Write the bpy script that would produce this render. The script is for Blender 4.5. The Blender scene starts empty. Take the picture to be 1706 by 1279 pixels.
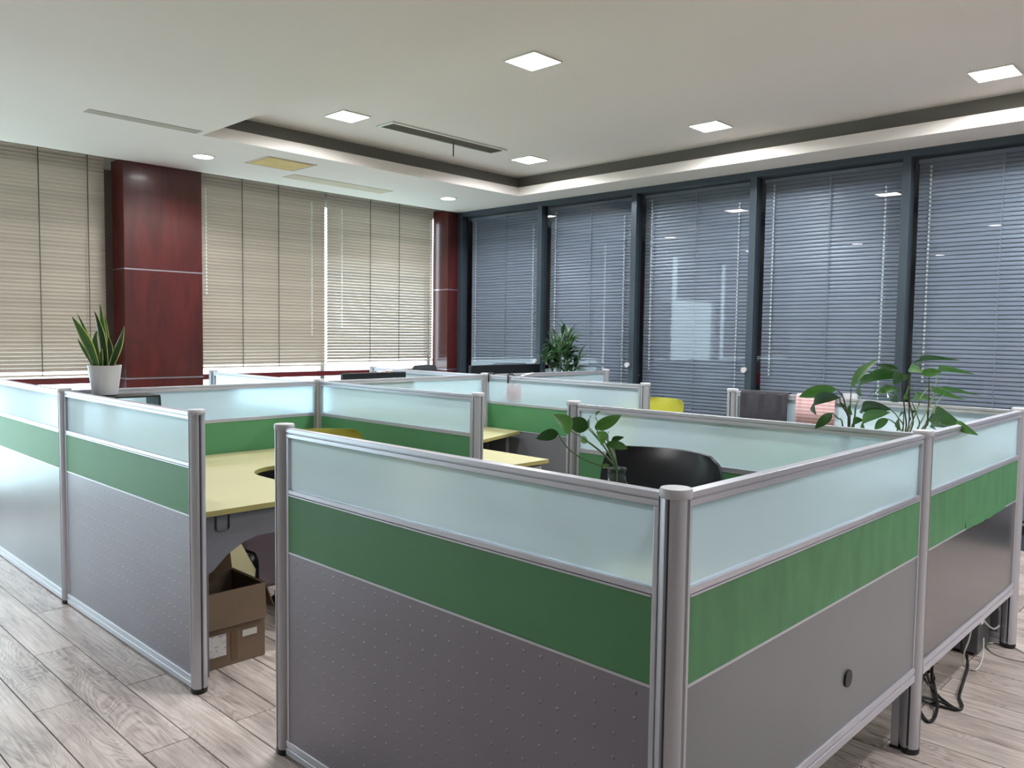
import bpy, bmesh, math, random
from mathutils import Vector, Matrix
random.seed(7)
S = bpy.context.scene
COL = S.collection
PI = math.pi

# ------------------------------------------------------------------ camera
F_PX = 1347.24
ROT = Matrix(((0.69359459, 0.03487537, -0.71952085),
              (-0.7202431, 0.05198998, -0.69177085),
              (0.01328211, 0.99803845, 0.06117871)))
CAM = Vector((-1.51518, -0.954, 1.54098))
cam_d = bpy.data.cameras.new('camera')
cam = bpy.data.objects.new('camera', cam_d)
COL.objects.link(cam)
cam_d.sensor_fit = 'HORIZONTAL'
cam_d.sensor_width = 36.0
cam_d.lens = 36.0 * F_PX / 1706.0
cam_d.clip_start = 0.05
cam.matrix_world = Matrix.Translation(CAM) @ ROT.to_4x4()
S.camera = cam


def ray(u, v):
    return ROT @ Vector((u - 853.0, -(v - 639.5), -F_PX))


def at(u, v, axis, val):
    """point of the world plane axis=val seen at photo pixel (u, v)"""
    d = ray(u, v)
    i = 'xyz'.index(axis)
    return CAM + d * ((val - CAM[i]) / d[i])


# ------------------------------------------------------------------ view
S.view_settings.view_transform = 'Standard'
S.view_settings.look = 'None'
S.view_settings.gamma = 1.0
S.view_settings.use_curve_mapping = False
S.view_settings.exposure = 1.53
S.cycles.use_denoising = True
S.cycles.max_bounces = 10
S.cycles.diffuse_bounces = 5
S.cycles.glossy_bounces = 5
S.cycles.transmission_bounces = 8
S.cycles.transparent_max_bounces = 16
S.cycles.sample_clamp_indirect = 6.0
S.cycles.caustics_reflective = False

# ------------------------------------------------------------------ world (overcast sky)
SKY = 3.2
W = bpy.data.worlds.new('world')
S.world = W
W.use_nodes = True
nt = W.node_tree
bg = nt.nodes['Background']
tc = nt.nodes.new('ShaderNodeTexCoord')
sx = nt.nodes.new('ShaderNodeSeparateXYZ')
rp = nt.nodes.new('ShaderNodeValToRGB')
nt.links.new(tc.outputs['Generated'], sx.inputs[0])
mr = nt.nodes.new('ShaderNodeMapRange')
mr.inputs['From Min'].default_value = -0.3
mr.inputs['From Max'].default_value = 0.6
nt.links.new(sx.outputs['Z'], mr.inputs['Value'])
nt.links.new(mr.outputs[0], rp.inputs[0])
e = rp.color_ramp.elements
e[0].position = 0.0
e[0].color = (0.42, 0.50, 0.50, 1)
e[1].position = 1.0
e[1].color = (0.86, 0.93, 1.0, 1)
m_ = rp.color_ramp.elements.new(0.36)
m_.color = (0.80, 0.90, 0.98, 1)
nt.links.new(rp.outputs[0], bg.inputs[0])
bg.inputs['Strength'].default_value = SKY

# brightness of the ceiling lamps (their own diffusers emit this)
LAMP = 12.0
DOWN = 12.0
LAMP_W = 12.5       # watts of each square lamp
DOWN_W = 6.5        # watts of each round downlight


# ------------------------------------------------------------------ materials
def new_mat(name):
    m = bpy.data.materials.new(name)
    m.use_nodes = True
    return m, m.node_tree, m.node_tree.nodes['Principled BSDF']


def lin(c):
    return tuple(((x / 255) / 12.92 if x / 255 <= 0.04045 else ((x / 255 + 0.055) / 1.055) ** 2.4) for x in c) + (1,)


def pm(name, rgb, rough=0.5, metal=0.0, var=0.06, scale=6.0, bump=0.0, bscale=200.0, coat=0.0, spec=0.5, stretch=None):
    """principled material with gentle procedural tone variation and fine relief"""
    m, t, b = new_mat(name)
    N, L = t.nodes, t.links
    tcn = N.new('ShaderNodeTexCoord')
    mp = N.new('ShaderNodeMapping')
    L.new(tcn.outputs['Object'], mp.inputs[0])
    if stretch:
        mp.inputs['Scale'].default_value = stretch
    nz = N.new('ShaderNodeTexNoise')
    nz.inputs['Scale'].default_value = scale
    nz.inputs['Detail'].default_value = 3
    L.new(mp.outputs[0], nz.inputs['Vector'])
    r = N.new('ShaderNodeValToRGB')
    c = lin(rgb)
    r.color_ramp.elements[0].position = 0.3
    r.color_ramp.elements[1].position = 0.7
    r.color_ramp.elements[0].color = tuple(x * (1 - var) for x in c[:3]) + (1,)
    r.color_ramp.elements[1].color = tuple(min(1, x * (1 + var)) for x in c[:3]) + (1,)
    L.new(nz.outputs[0], r.inputs[0])
    L.new(r.outputs[0], b.inputs['Base Color'])
    b.inputs['Roughness'].default_value = rough
    b.inputs['Metallic'].default_value = metal
    b.inputs['Coat Weight'].default_value = coat
    b.inputs['Specular IOR Level'].default_value = spec
    if bump:
        n2 = N.new('ShaderNodeTexNoise')
        n2.inputs['Scale'].default_value = bscale
        L.new(mp.outputs[0], n2.inputs['Vector'])
        bp_ = N.new('ShaderNodeBump')
        bp_.inputs['Strength'].default_value = bump
        bp_.inputs['Distance'].default_value = 0.002
        L.new(n2.outputs[0], bp_.inputs['Height'])
        L.new(bp_.outputs[0], b.inputs['Normal'])
    return m


def math_node(t, op, a, b=None, c=None):
    n = t.nodes.new('ShaderNodeMath')
    n.operation = op
    for i, x in enumerate((a, b, c)):
        if x is None:
            continue
        if isinstance(x, (int, float)):
            n.inputs[i].default_value = x
        else:
            t.links.new(x, n.inputs[i])
    return n.outputs[0]


def plank_material():
    m, t, b = new_mat('grey_oak_plank')
    N, L = t.nodes, t.links
    tcn = N.new('ShaderNodeTexCoord')
    oi = N.new('ShaderNodeObjectInfo')
    sc = N.new('ShaderNodeVectorMath')
    sc.operation = 'SCALE'
    sc.inputs[0].default_value = (37.0, 53.0, 19.0)
    L.new(oi.outputs['Random'], sc.inputs['Scale'])
    ad = N.new('ShaderNodeVectorMath')
    L.new(tcn.outputs['Object'], ad.inputs[0])
    L.new(sc.outputs[0], ad.inputs[1])
    mp = N.new('ShaderNodeMapping')
    mp.inputs['Scale'].default_value = (6.0, 1.5, 1.0)
    L.new(ad.outputs[0], mp.inputs[0])
    n1 = N.new('ShaderNodeTexNoise')
    n1.inputs['Scale'].default_value = 1.25
    n1.inputs['Detail'].default_value = 2.0
    n1.inputs['Roughness'].default_value = 0.45
    n1.inputs['Distortion'].default_value = 0.6
    L.new(mp.outputs[0], n1.inputs['Vector'])
    ring = math_node(t, 'SINE', math_node(t, 'MULTIPLY', n1.outputs[0], 120.0))
    ring = math_node(t, 'MULTIPLY_ADD', ring, 0.5, 0.5)
    ring = math_node(t, 'POWER', ring, 2.2)
    n3 = N.new('ShaderNodeTexNoise')       # where the figure shows
    n3.inputs['Scale'].default_value = 0.9
    L.new(mp.outputs[0], n3.inputs['Vector'])
    msk = N.new('ShaderNodeMapRange')
    msk.inputs['From Min'].default_value = 0.38
    msk.inputs['From Max'].default_value = 0.62
    L.new(n3.outputs[0], msk.inputs['Value'])
    ringm = math_node(t, 'MULTIPLY', ring, msk.outputs[0])
    mp2 = N.new('ShaderNodeMapping')
    mp2.inputs['Scale'].default_value = (90.0, 5.0, 1.0)
    L.new(ad.outputs[0], mp2.inputs[0])
    n2 = N.new('ShaderNodeTexNoise')
    n2.inputs['Scale'].default_value = 1.0
    n2.inputs['Detail'].default_value = 3.0
    L.new(mp2.outputs[0], n2.inputs['Vector'])
    n4 = N.new('ShaderNodeTexNoise')
    n4.inputs['Scale'].default_value = 2.0
    n4.inputs['Detail'].default_value = 3.0
    L.new(mp.outputs[0], n4.inputs['Vector'])
    v = math_node(t, 'MULTIPLY_ADD', ringm, -0.22, 0.58)
    v = math_node(t, 'MULTIPLY_ADD', math_node(t, 'SUBTRACT', n2.outputs[0], 0.5), 0.85, v)
    v = math_node(t, 'MULTIPLY_ADD', math_node(t, 'SUBTRACT', n4.outputs[0], 0.5), 0.7, v)
    v = math_node(t, 'MULTIPLY_ADD', math_node(t, 'SUBTRACT', oi.outputs['Random'], 0.5), 0.08, v)
    r = N.new('ShaderNodeValToRGB')
    el = r.color_ramp.elements
    el[0].position = 0.1
    el[0].color = lin((104, 92, 87))
    el[1].position = 0.9
    el[1].color = lin((210, 198, 192))
    k = el.new(0.5)
    k.color = lin((170, 157, 151))
    L.new(v, r.inputs[0])
    L.new(r.outputs[0], b.inputs['Base Color'])
    b.inputs['Roughness'].default_value = 0.36
    b.inputs['Specular IOR Level'].default_value = 0.5
    bp_ = N.new('ShaderNodeBump')
    bp_.inputs['Strength'].default_value = 0.25
    bp_.inputs['Distance'].default_value = 0.0015
    L.new(v, bp_.inputs['Height'])
    L.new(bp_.outputs[0], b.inputs['Normal'])
    return m


def dimple_material():
    """satin metal sheet pressed with a square grid of small bumps"""
    m, t, b = new_mat('dimpled_grey_metal')
    N, L = t.nodes, t.links
    tcn = N.new('ShaderNodeTexCoord')
    sp = N.new('ShaderNodeSeparateXYZ')
    L.new(tcn.outputs['Object'], sp.inputs[0])
    P = 0.058
    fx = math_node(t, 'SUBTRACT', math_node(t, 'FRACT', math_node(t, 'DIVIDE', sp.outputs['X'], P)), 0.5)
    fz = math_node(t, 'SUBTRACT', math_node(t, 'FRACT', math_node(t, 'DIVIDE', sp.outputs['Z'], P)), 0.5)
    d = math_node(t, 'SQRT', math_node(t, 'ADD', math_node(t, 'POWER', fx, 2.0), math_node(t, 'POWER', fz, 2.0)))
    mr_ = N.new('ShaderNodeMapRange')
    mr_.interpolation_type = 'SMOOTHSTEP'
    mr_.inputs['From Min'].default_value = 0.02
    mr_.inputs['From Max'].default_value = 0.10
    mr_.inputs['To Min'].default_value = 1.0
    mr_.inputs['To Max'].default_value = 0.0
    L.new(d, mr_.inputs['Value'])
    bp_ = N.new('ShaderNodeBump')
    bp_.inputs['Strength'].default_value = 0.5
    bp_.inputs['Distance'].default_value = 0.003
    L.new(mr_.outputs[0], bp_.inputs['Height'])
    L.new(bp_.outputs[0], b.inputs['Normal'])
    nz = N.new('ShaderNodeTexNoise')
    nz.inputs['Scale'].default_value = 2.5
    L.new(tcn.outputs['Object'], nz.inputs['Vector'])
    r = N.new('ShaderNodeValToRGB')
    r.color_ramp.elements[0].color = lin((124, 119, 129))
    r.color_ramp.elements[1].color = lin((136, 131, 141))
    L.new(nz.outputs[0], r.inputs[0])
    L.new(r.outputs[0], b.inputs['Base Color'])
    b.inputs['Roughness'].default_value = 0.38
    b.inputs['Metallic'].default_value = 0.35
    return m


def frosted_material():
    m, t, b = new_mat('frosted_glass')
    N, L = t.nodes, t.links
    out = N['Material Output']
    N.remove(b)
    tcn = N.new('ShaderNodeTexCoord')
    nz = N.new('ShaderNodeTexNoise')
    nz.inputs['Scale'].default_value = 2.2
    nz.inputs['Detail'].default_value = 2
    L.new(tcn.outputs['Object'], nz.inputs['Vector'])
    r = N.new('ShaderNodeValToRGB')
    r.color_ramp.elements[0].color = (0.60, 0.78, 0.89, 1)
    r.color_ramp.elements[1].color = (0.69, 0.86, 0.96, 1)
    L.new(nz.outputs[0], r.inputs[0])
    di = N.new('ShaderNodeBsdfDiffuse')
    tr = N.new('ShaderNodeBsdfTranslucent')
    rf = N.new('ShaderNodeBsdfRefraction')
    rf.inputs['Roughness'].default_value = 0.42
    rf.inputs['IOR'].default_value = 1.25
    rf.inputs['Color'].default_value = (0.80, 0.93, 1.0, 1)
    gl = N.new('ShaderNodeBsdfGlossy')
    gl.inputs['Roughness'].default_value = 0.3
    L.new(r.outputs[0], di.inputs[0])
    L.new(r.outputs[0], tr.inputs[0])
    m1 = N.new('ShaderNodeMixShader')
    m1.inputs[0].default_value = 0.40
    L.new(di.outputs[0], m1.inputs[1])
    L.new(tr.outputs[0], m1.inputs[2])
    m2 = N.new('ShaderNodeMixShader')
    m2.inputs[0].default_value = 0.30
    L.new(m1.outputs[0], m2.inputs[1])
    L.new(rf.outputs[0], m2.inputs[2])
    fr = N.new('ShaderNodeFresnel')
    fr.inputs[0].default_value = 1.4
    m3 = N.new('ShaderNodeMixShader')
    L.new(math_node(t, 'MULTIPLY', fr.outputs[0], 0.4), m3.inputs[0])
    L.new(m2.outputs[0], m3.inputs[1])
    L.new(gl.outputs[0], m3.inputs[2])
    geo = N.new('ShaderNodeNewGeometry')      # all scattering happens where light meets the sheet
    tp = N.new('ShaderNodeBsdfTransparent')
    m4 = N.new('ShaderNodeMixShader')
    L.new(geo.outputs['Backfacing'], m4.inputs[0])
    L.new(m3.outputs[0], m4.inputs[1])
    L.new(tp.outputs[0], m4.inputs[2])
    L.new(m4.outputs[0], out.inputs[0])
    return m


def pane_material(name, tint=(1, 1, 1), ior=1.5, rough=0.0, boost=1.0):
    """thin architectural glass: clear to look through, fresnel mirror on top"""
    m, t, b = new_mat(name)
    N, L = t.nodes, t.links
    out = N['Material Output']
    N.remove(b)
    tr = N.new('ShaderNodeBsdfTransparent')
    tr.inputs[0].default_value = tint + (1,)
    gl = N.new('ShaderNodeBsdfGlossy')
    gl.inputs['Roughness'].default_value = rough
    fr = N.new('ShaderNodeFresnel')
    fr.inputs[0].default_value = ior
    geo = N.new('ShaderNodeNewGeometry')      # only the front face mirrors
    f = math_node(t, 'MULTIPLY', math_node(t, 'MULTIPLY', fr.outputs[0], boost), math_node(t, 'SUBTRACT', 1.0, geo.outputs['Backfacing']))
    mx = N.new('ShaderNodeMixShader')
    L.new(f, mx.inputs[0])
    L.new(tr.outputs[0], mx.inputs[1])
    L.new(gl.outputs[0], mx.inputs[2])
    L.new(mx.outputs[0], out.inputs[0])
    return m


def slat_material(name, rgb, trans, rough=0.35):
    m, t, b = new_mat(name)
    N, L = t.nodes, t.links
    out = N['Material Output']
    b.inputs['Base Color'].default_value = lin(rgb)
    b.inputs['Roughness'].default_value = rough
    oi = N.new('ShaderNodeObjectInfo')
    r = N.new('ShaderNodeValToRGB')
    c = lin(rgb)
    r.color_ramp.elements[0].color = tuple(x * 0.93 for x in c[:3]) + (1,)
    r.color_ramp.elements[1].color = tuple(min(1, x * 1.06) for x in c[:3]) + (1,)
    L.new(oi.outputs['Random'], r.inputs[0])
    L.new(r.outputs[0], b.inputs['Base Color'])
    if trans:
        tr = N.new('ShaderNodeBsdfTranslucent')
        L.new(r.outputs[0], tr.inputs[0])
        mx = N.new('ShaderNodeMixShader')
        mx.inputs[0].default_value = trans
        L.new(b.outputs[0], mx.inputs[1])
        L.new(tr.outputs[0], mx.inputs[2])
        L.new(mx.outputs[0], out.inputs[0])
    return m


def emis(name, rgb, strength):
    m, t, b = new_mat(name)
    b.inputs['Base Color'].default_value = (0.8, 0.8, 0.8, 1)
    b.inputs['Emission Color'].default_value = rgb + (1,)
    b.inputs['Emission Strength'].default_value = strength
    return m


def redwood_material():
    m, t, b = new_mat('red_lacquered_wood')
    N, L = t.nodes, t.links
    tcn = N.new('ShaderNodeTexCoord')
    mp = N.new('ShaderNodeMapping')
    mp.inputs['Scale'].default_value = (3.5, 3.5, 0.7)
    L.new(tcn.outputs['Object'], mp.inputs[0])
    nz = N.new('ShaderNodeTexNoise')
    nz.inputs['Scale'].default_value = 2.2
    nz.inputs['Detail'].default_value = 4
    nz.inputs['Distortion'].default_value = 1.2
    L.new(mp.outputs[0], nz.inputs['Vector'])
    r = N.new('ShaderNodeValToRGB')
    r.color_ramp.elements[0].position = 0.3
    r.color_ramp.elements[0].color = lin((60, 17, 16))
    r.color_ramp.elements[1].position = 0.72
    r.color_ramp.elements[1].color = lin((86, 28, 26))
    L.new(nz.outputs[0], r.inputs[0])
    L.new(r.outputs[0], b.inputs['Base Color'])
    b.inputs['Roughness'].default_value = 0.3
    b.inputs['Coat Weight'].default_value = 0.22
    b.inputs['Coat Roughness'].default_value = 0.12
    return m


def leaf_material(name, dark, light, edge=None):
    """leaf: veined green; vertex-free, uses UV-like generated coords"""
    m, t, b = new_mat(name)
    N, L = t.nodes, t.links
    out = N['Material Output']
    tcn = N.new('ShaderNodeTexCoord')
    nz = N.new('ShaderNodeTexNoise')
    nz.inputs['Scale'].default_value = 18.0
    nz.inputs['Detail'].default_value = 2.0
    L.new(tcn.outputs['Object'], nz.inputs['Vector'])
    oi = N.new('ShaderNodeObjectInfo')
    v = math_node(t, 'MULTIPLY_ADD', oi.outputs['Random'], 0.7, math_node(t, 'MULTIPLY', nz.outputs[0], 0.35))
    r = N.new('ShaderNodeValToRGB')
    r.color_ramp.elements[0].position = 0.15
    r.color_ramp.elements[0].color = lin(dark)
    r.color_ramp.elements[1].position = 0.9
    r.color_ramp.elements[1].color = lin(light)
    L.new(v, r.inputs[0])
    col = r.outputs[0]
    if edge:
        uv = N.new('ShaderNodeUVMap')
        sp = N.new('ShaderNodeSeparateXYZ')
        L.new(uv.outputs[0], sp.inputs[0])
        d = math_node(t, 'ABSOLUTE', math_node(t, 'SUBTRACT', sp.outputs['X'], 0.5))
        k = math_node(t, 'GREATER_THAN', d, 0.43)
        mx = N.new('ShaderNodeMix')
        mx.data_type = 'RGBA'
        L.new(k, mx.inputs[0])
        L.new(col, mx.inputs[6])
        mx.inputs[7].default_value = lin(edge)
        col = mx.outputs[2]
    L.new(col, b.inputs['Base Color'])
    b.inputs['Roughness'].default_value = 0.38
    tr = N.new('ShaderNodeBsdfTranslucent')
    L.new(col, tr.inputs[0])
    mx2 = N.new('ShaderNodeMixShader')
    mx2.inputs[0].default_value = 0.25
    L.new(b.outputs[0], mx2.inputs[1])
    L.new(tr.outputs[0], mx2.inputs[2])
    L.new(mx2.outputs[0], out.inputs[0])
    return m


def label_print_material():
    """white carton label: faint lines of grey print"""
    m, t, b = new_mat('printed_paper')
    N, L = t.nodes, t.links
    tcn = N.new('ShaderNodeTexCoord')
    mp = N.new('ShaderNodeMapping')
    mp.inputs['Scale'].default_value = (40, 1, 110)
    L.new(tcn.outputs['Object'], mp.inputs[0])
    nz = N.new('ShaderNodeTexNoise')
    nz.inputs['Scale'].default_value = 1.0
    L.new(mp.outputs[0], nz.inputs['Vector'])
    r = N.new('ShaderNodeValToRGB')
    r.color_ramp.elements[0].position = 0.36
    r.color_ramp.elements[0].color = lin((150, 150, 158))
    r.color_ramp.elements[1].position = 0.46
    r.color_ramp.elements[1].color = lin((205, 203, 202))
    L.new(nz.outputs[0], r.inputs[0])
    L.new(r.outputs[0], b.inputs['Base Color'])
    return m


def stripe_material():
    m, t, b = new_mat('pink_striped_cloth')
    N, L = t.nodes, t.links
    tcn = N.new('ShaderNodeTexCoord')
    sp = N.new('ShaderNodeSeparateXYZ')
    L.new(tcn.outputs['Object'], sp.inputs[0])
    s = math_node(t, 'SINE', math_node(t, 'MULTIPLY', sp.outputs['Z'], 2 * PI / 0.021))
    s2 = math_node(t, 'SINE', math_node(t, 'MULTIPLY', sp.outputs['X'], 2 * PI / 0.05))
    v = math_node(t, 'MULTIPLY_ADD', s2, 0.12, math_node(t, 'MULTIPLY_ADD', s, 0.5, 0.5))
    r = N.new('ShaderNodeValToRGB')
    r.color_ramp.elements[0].position = 0.3
    r.color_ramp.elements[0].color = lin((214, 160, 166))
    r.color_ramp.elements[1].position = 0.7
    r.color_ramp.elements[1].color = lin((226, 200, 202))
    L.new(v, r.inputs[0])
    L.new(r.outputs[0], b.inputs['Base Color'])
    b.inputs['Roughness'].default_value = 0.95
    return m


M = dict(
    alu=pm('satin_aluminium', (192, 192, 202), 0.30, 0.5, 0.04, 3, stretch=(1, 1, 0.2)),
    post=pm('grooved_aluminium', (182, 182, 190), 0.30, 0.45, 0.06, 3, stretch=(1, 1, 0.15)),
    groove=pm('dark_groove', (70, 68, 74), 0.5, 0.4),
    cap=pm('light_plastic_cap', (186, 186, 192), 0.4, 0.0),
    black=pm('black_plastic', (22, 22, 24), 0.45),
    green=pm('green_woven_panel', (72, 128, 84), 0.55, 0.0, 0.05, 3, 0.5, 420),
    gstain=pm('green_woven_panel_smudged', (78, 134, 90), 0.5, 0.0, 0.16, 5, 0.5, 420, stretch=(3, 1, 1)),
    metal=pm('plain_grey_metal', (126, 128, 133), 0.34, 0.35, 0.05, 2),
    dimple=dimple_material(),
    frost=frosted_material(),
    floor_grout=pm('dark_floor_joint', (52, 46, 42), 0.8),
    plank=plank_material(),
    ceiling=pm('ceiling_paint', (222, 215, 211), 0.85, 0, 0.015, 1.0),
    cove=pm('cove_shade_grey', (112, 110, 104), 0.9, 0, 0.02, 1.0),  # shade of the cove gap, put into the colour
    wall=pm('wall_paint', (206, 204, 198), 0.8, 0, 0.02, 1.0),
    grille=pm('grey_slot_grille', (168, 160, 150), 0.7),
    duct=pm('dark_duct', (92, 88, 78), 0.8),
    board=pm('raw_yellow_board', (206, 180, 122), 0.8, 0, 0.08, 6),
    beige=pm('beige_vent_cover', (196, 184, 164), 0.75),
    red=redwood_material(),
    jamb=pm('brown_window_jamb', (86, 72, 66), 0.5),
    strip=pm('brushed_steel_strip', (180, 172, 182), 0.3, 0.9),
    frame=pm('blue_grey_frame', (66, 76, 86), 0.35, 0.4),
    wframe=pm('white_window_frame', (200, 204, 206), 0.4),
    maroon=pm('maroon_transom', (92, 30, 34), 0.35),
    window_glass=pane_material('window_glass', (0.86, 0.94, 0.94)),
    office_glass=pane_material('office_glass', (0.86, 0.89, 0.93), 1.55, 0.0, 1.0),
    slat_l=slat_material('beige_aluminium_slat', (192, 180, 168), 0.12),
    slat_r=slat_material('silver_aluminium_slat', (137, 140, 148), 0.0),
    cord=pm('white_bead_cord', (226, 226, 222), 0.5),
    dcord=pm('dark_ladder_cord', (84, 80, 72), 0.7),
    desk=pm('pale_maple_laminate', (166, 160, 120), 0.42, 0, 0.03, 1.5, stretch=(1, 6, 1)),
    deskedge=pm('olive_edge_band', (150, 142, 88), 0.5),
    gable=pm('grey_desk_metal', (116, 118, 126), 0.42, 0.3),
    pedestal=pm('light_grey_cabinet', (178, 178, 180), 0.4),
    leather=pm('black_leather', (11, 12, 19), 0.38, 0, 0.1, 20, 0.15, 120, spec=0.35),
    yellow=pm('yellow_green_plastic', (168, 166, 56), 0.4),
    olive=pm('olive_plastic', (134, 128, 36), 0.45),
    mesh_=pm('charcoal_mesh', (52, 54, 56), 0.7),
    chrome=pm('chrome', (210, 210, 214), 0.12, 1.0),
    carton=pm('brown_cardboard', (114, 96, 79), 0.85, 0, 0.07, 5),
    carton_in=pm('cardboard_inside', (104, 84, 64), 0.9),
    cream=pm('cream_board', (208, 200, 160), 0.8),
    mauve=pm('mauve_grey_shell', (118, 104, 112), 0.5),
    paper=label_print_material(),
    tape=pm('paper_sticker', (198, 196, 190), 0.6),
    pot=pm('white_ceramic', (206, 204, 212), 0.35, 0, 0.02),
    soil=pm('potting_soil', (54, 42, 32), 0.95, 0, 0.3, 60),
    snake=leaf_material('snake_plant_leaf', (28, 44, 24), (62, 96, 46), (166, 172, 88)),
    peace=leaf_material('broad_leaf', (20, 48, 24), (66, 112, 48)),
    pothos=leaf_material('heart_leaf', (20, 54, 20), (80, 128, 46)),
    palm=leaf_material('palm_leaflet', (20, 42, 28), (66, 104, 62)),
    stem=pm('green_stem', (70, 96, 52), 0.5),
    dstem=pm('brown_green_stem', (62, 52, 34), 0.6),
    jar=pane_material('clear_jar_glass', (0.93, 0.97, 0.96), 1.5, 0.03, 1.3),
    water=pane_material('jar_water', (0.86, 0.93, 0.88), 1.33),
    towel=pm('charcoal_towel', (58, 56, 64), 0.95, 0, 0.12, 30, 0.6, 260),
    pink=stripe_material(),
    pinkbag=pm('pink_cloth_bag', (232, 70, 84), 0.8),
    petal=pm('pale_pink_petal', (226, 178, 176), 0.7),
    screen=pm('black_monitor_shell', (17, 17, 21), 0.35),
    pc=pm('dark_grey_steel_case', (92, 94, 98), 0.4, 0.3),
    cable=pm('black_rubber_cable', (14, 14, 15), 0.45),
    wcable=pm('white_cable', (196, 196, 190), 0.45),
    tower=pm('grey_partition_wall', (150, 150, 154), 0.8),
    dark=pm('dark_office_wall', (92, 92, 96), 0.85),
    lamp=emis('square_lamp_diffuser', (1.0, 0.985, 0.95), LAMP),
    lamp2=emis('round_lamp_diffuser', (0.97, 0.97, 1.0), DOWN),
    lampframe=pm('lamp_trim', (214, 214, 208), 0.4),
)
M['metalr'] = pm('polished_grey_metal', (100, 99, 102), 0.2, 0.5, 0.04, 2)


# ------------------------------------------------------------------ mesh helpers
class MB:
    def __init__(self):
        self.v, self.f, self.uv = [], [], None

    def add(self, verts, faces):
        n = len(self.v)
        self.v += [tuple(x) for x in verts]
        self.f += [tuple(i + n for i in f) for f in faces]
        return self

    def box(self, x0, x1, y0, y1, z0, z1, c=0.0):
        if c:                                   # chamfered top/bottom edges
            v = []
            for (z, k) in ((z0, c), (z0 + c, 0), (z1 - c, 0), (z1, c)):
                v += [(x0 + k, y0 + k, z), (x1 - k, y0 + k, z), (x1 - k, y1 - k, z), (x0 + k, y1 - k, z)]
            f = [(3, 2, 1, 0), (12, 13, 14, 15)]
            for r in range(3):
                for i in range(4):
                    j = (i + 1) % 4
                    f.append((r * 4 + i, r * 4 + j, r * 4 + 4 + j, r * 4 + 4 + i))
            return self.add(v, f)
        v = [(x0, y0, z0), (x1, y0, z0), (x1, y1, z0), (x0, y1, z0), (x0, y0, z1), (x1, y0, z1), (x1, y1, z1), (x0, y1, z1)]
        return self.add(v, [(3, 2, 1, 0), (4, 5, 6, 7), (0, 1, 5, 4), (1, 2, 6, 5), (2, 3, 7, 6), (3, 0, 4, 7)])

    def lathe(self, prof, n=20, cx=0, cy=0, caps=True):
        """prof: list of (r, z)"""
        v, f = [], []
        for r, z in prof:
            for i in range(n):
                a = 2 * PI * i / n
                v.append((cx + r * math.cos(a), cy + r * math.sin(a), z))
        for k in range(len(prof) - 1):
            for i in range(n):
                j = (i + 1) % n
                f.append((k * n + i, k * n + j, k * n + n + j, k * n + n + i))
        if caps:
            f.append(tuple(range(n - 1, -1, -1)))
            f.append(tuple(range((len(prof) - 1) * n, len(prof) * n)))
        return self.add(v, f)

    def tube(self, pts, r, n=8, r2=None):
        pts = [Vector(p) for p in pts]
        v, f = [], []
        m = len(pts)
        up = Vector((0, 0, 1))
        pa = None
        for k, p in enumerate(pts):
            d = (pts[min(k + 1, m - 1)] - pts[max(k - 1, 0)])
            if d.length < 1e-9:
                d = Vector((0, 0, 1))
            d.normalize()
            if pa is None:
                ref = up if abs(d.z) < 0.9 else Vector((1, 0, 0))
                a = d.cross(ref).normalized()
            else:
                a = (pa - d * pa.dot(d)).normalized()
            pa = a
            b = d.cross(a)
            rr = r if r2 is None else r + (r2 - r) * k / (m - 1)
            for i in range(n):
                t = 2 * PI * i / n
                v.append(p + a * rr * math.cos(t) + b * rr * math.sin(t))
        for k in range(m - 1):
            for i in range(n):
                j = (i + 1) % n
                f.append((k * n + i, k * n + j, k * n + n + j, k * n + n + i))
        f.append(tuple(range(n - 1, -1, -1)))
        f.append(tuple(range((m - 1) * n, m * n)))
        return self.add(v, f)

    def prism(self, poly, z0, z1, plane='xy', off=0):
        n = len(poly)
        if plane == 'xy':
            v = [(x, y, z0) for x, y in poly] + [(x, y, z1) for x, y in poly]
        elif plane == 'xz':
            v = [(x, z0, y) for x, y in poly] + [(x, z1, y) for x, y in poly]
        else:
            v = [(z0, x, y) for x, y in poly] + [(z1, x, y) for x, y in poly]
        f = [tuple(range(n - 1, -1, -1)), tuple(range(n, 2 * n))]
        for i in range(n):
            j = (i + 1) % n
            f.append((i, j, n + j, n + i))
        return self.add(v, f)

    def build(self, name, mat, parent=None, smooth=False, bevel=0.0, loc=None, rotz=0.0, seg=2):
        me = bpy.data.meshes.new(name)
        me.from_pydata(self.v, [], self.f)
        me.update()
        if self.uv:
            ul = me.uv_layers.new(name='UVMap')
            for lp in me.loops:
                ul.data[lp.index].uv = self.uv[lp.vertex_index]
        bm = bmesh.new()
        bm.from_mesh(me)
        bmesh.ops.recalc_face_normals(bm, faces=bm.faces)
        bm.to_mesh(me)
        bm.free()
        me.materials.append(mat)
        o = bpy.data.objects.new(name, me)
        COL.objects.link(o)
        if loc is not None:
            o.location = loc
        o.rotation_euler = (0, 0, rotz)
        if parent is not None:
            o.parent = parent
        if smooth:
            for p in me.polygons:
                p.use_smooth = True
            try:
                me.set_sharp_from_angle(angle=math.radians(38))
            except Exception:
                pass
        if bevel:
            bv = o.modifiers.new('bevel', 'BEVEL')
            bv.width = bevel
            bv.segments = seg
            bv.limit_method = 'ANGLE'
            bv.angle_limit = math.radians(40)
        return o


def tag(o, label=None, cat=None, group=None, kind=None):
    for k, v in (('label', label), ('category', cat), ('group', group), ('kind', kind)):
        if v:
            o[k] = v
    return o


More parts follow.
